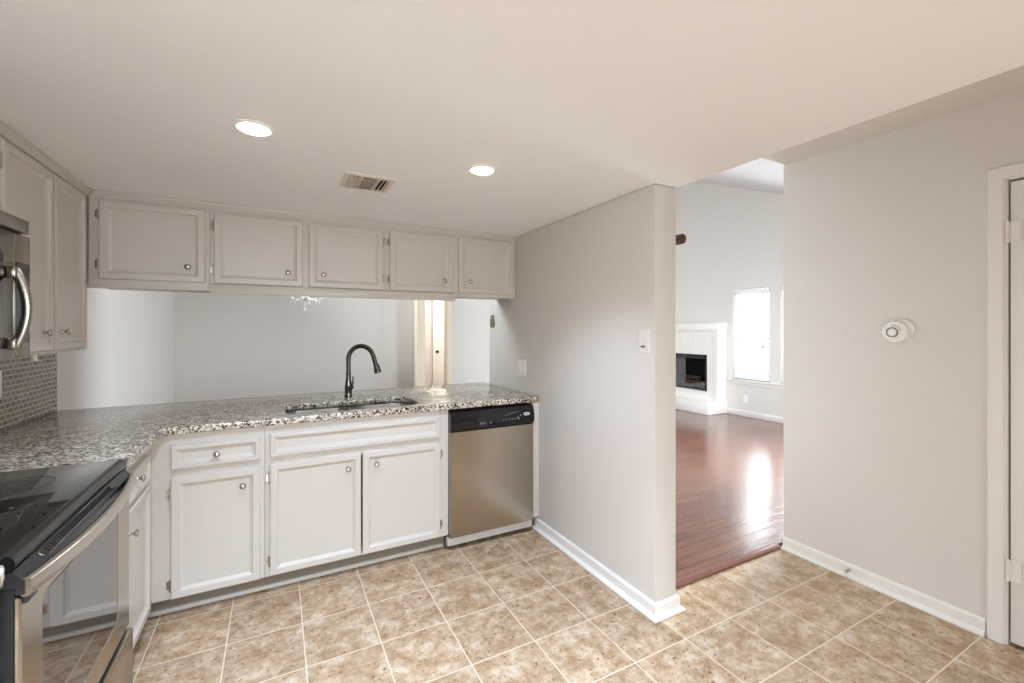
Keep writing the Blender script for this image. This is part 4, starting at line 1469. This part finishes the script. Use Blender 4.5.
# hinged at the left jamb, standing open into the dining room
d2.rotation_euler = (0, 0, R(-(90 + 34.7)))
struct(d2)
for zc in (0.35, 1.05, 1.75):
    MB().cyl((0.0, -0.006, zc - 0.045), (0.0, -0.006, zc + 0.045), 0.006, 10).build('hinge', M['nickel'], d2)
d3 = panel_door('door_3', 0.62, 2.0, M['trim'], M['iron'], 0.08)
d3.location = (2.635, 8.158, 0.015)
struct(d3)
hl = thing('hall_light', 'small ceiling lamp in the far hall beyond the dining doorway, hidden from view', 'ceiling light', (3.0, 7.5, 2.45))
MB().lathe([(0.10, 0), (0.10, 0.02), (0.13, 0.03), (0.12, 0.06), (0.06, 0.09), (0, 0.095)], (3.0, 7.5, 2.45), (0, 0, -1), 24).build('shade', M['bulb'], hl)
ld = bpy.data.lights.new('lamp_light', 'POINT')
ld.energy = 20
ld.color = (1.0, 0.93, 0.84)
ld.shadow_soft_size = 0.1
lo = bpy.data.objects.new('lamp_light', ld)
COL.objects.link(lo)
lo.parent = hl
lo.location = (0, 0, -0.16)

cx, cy = 0.27, 5.2
zc_top = vault(cy)
ch = thing('chandelier', 'white chandelier hanging in the dining room, its tip showing below the upper cabinets', 'chandelier', (cx, cy, 1.57))
MB().lathe([(0.06, 0), (0.06, 0.015), (0.02, 0.04), (0, 0.04)], (cx, cy, zc_top + 0.005), (0, 0, -1), 20).build('canopy', M['plastic'], ch)
MB().cyl((cx, cy, 2.15), (cx, cy, zc_top), 0.006, 8).build('down_rod', M['plastic'], ch)
MB().lathe([(0, 0), (0.004, 0.0), (0.0135, 0.012), (0.0165, 0.024), (0.009, 0.036), (0.0055, 0.042), (0.0055, 0.12), (0.03, 0.13), (0.034, 0.15), (0.018, 0.17), (0.014, 0.25), (0.03, 0.32), (0.018, 0.40), (0.012, 0.5), (0.02, 0.58), (0, 0.6)], (cx, cy, 1.572), (0, 0, 1), 18).build('stem', M['plastic'], ch, angle=60)
for i in range(6):
    a = R(60 * i + 12)
    ca, sa = math.cos(a), math.sin(a)
    ps = []
    for q in range(17):
        t = q / 16
        rr = 0.02 + 0.25 * t
        ps.append((cx + ca * rr, cy + sa * rr, 1.735 - 0.035 * math.sin(math.pi * min(1, t * 1.4)) + 0.13 * max(0, t - 0.55) ** 1.2 * 2))
    am = MB().tube(ps, 0.007, 8).build('arm', M['crystal'], ch)
    e = Vector(ps[-1])
    MB().lathe([(0.006, 0), (0.03, 0.01), (0.032, 0.016), (0.012, 0.018), (0.011, 0.085), (0, 0.086)], e, (0, 0, 1), 14).build('candle_cup', M['plastic'], am)
    pd = MB()
    mid = Vector(ps[8])
    pd.lathe([(0.001, 0), (0.008, 0.012), (0.006, 0.028), (0, 0.04)], mid + Vector((0, 0, -0.006)), (0, 0, -1), 6)
    pd.build('pendant', M['crystal'], am, smooth=False)
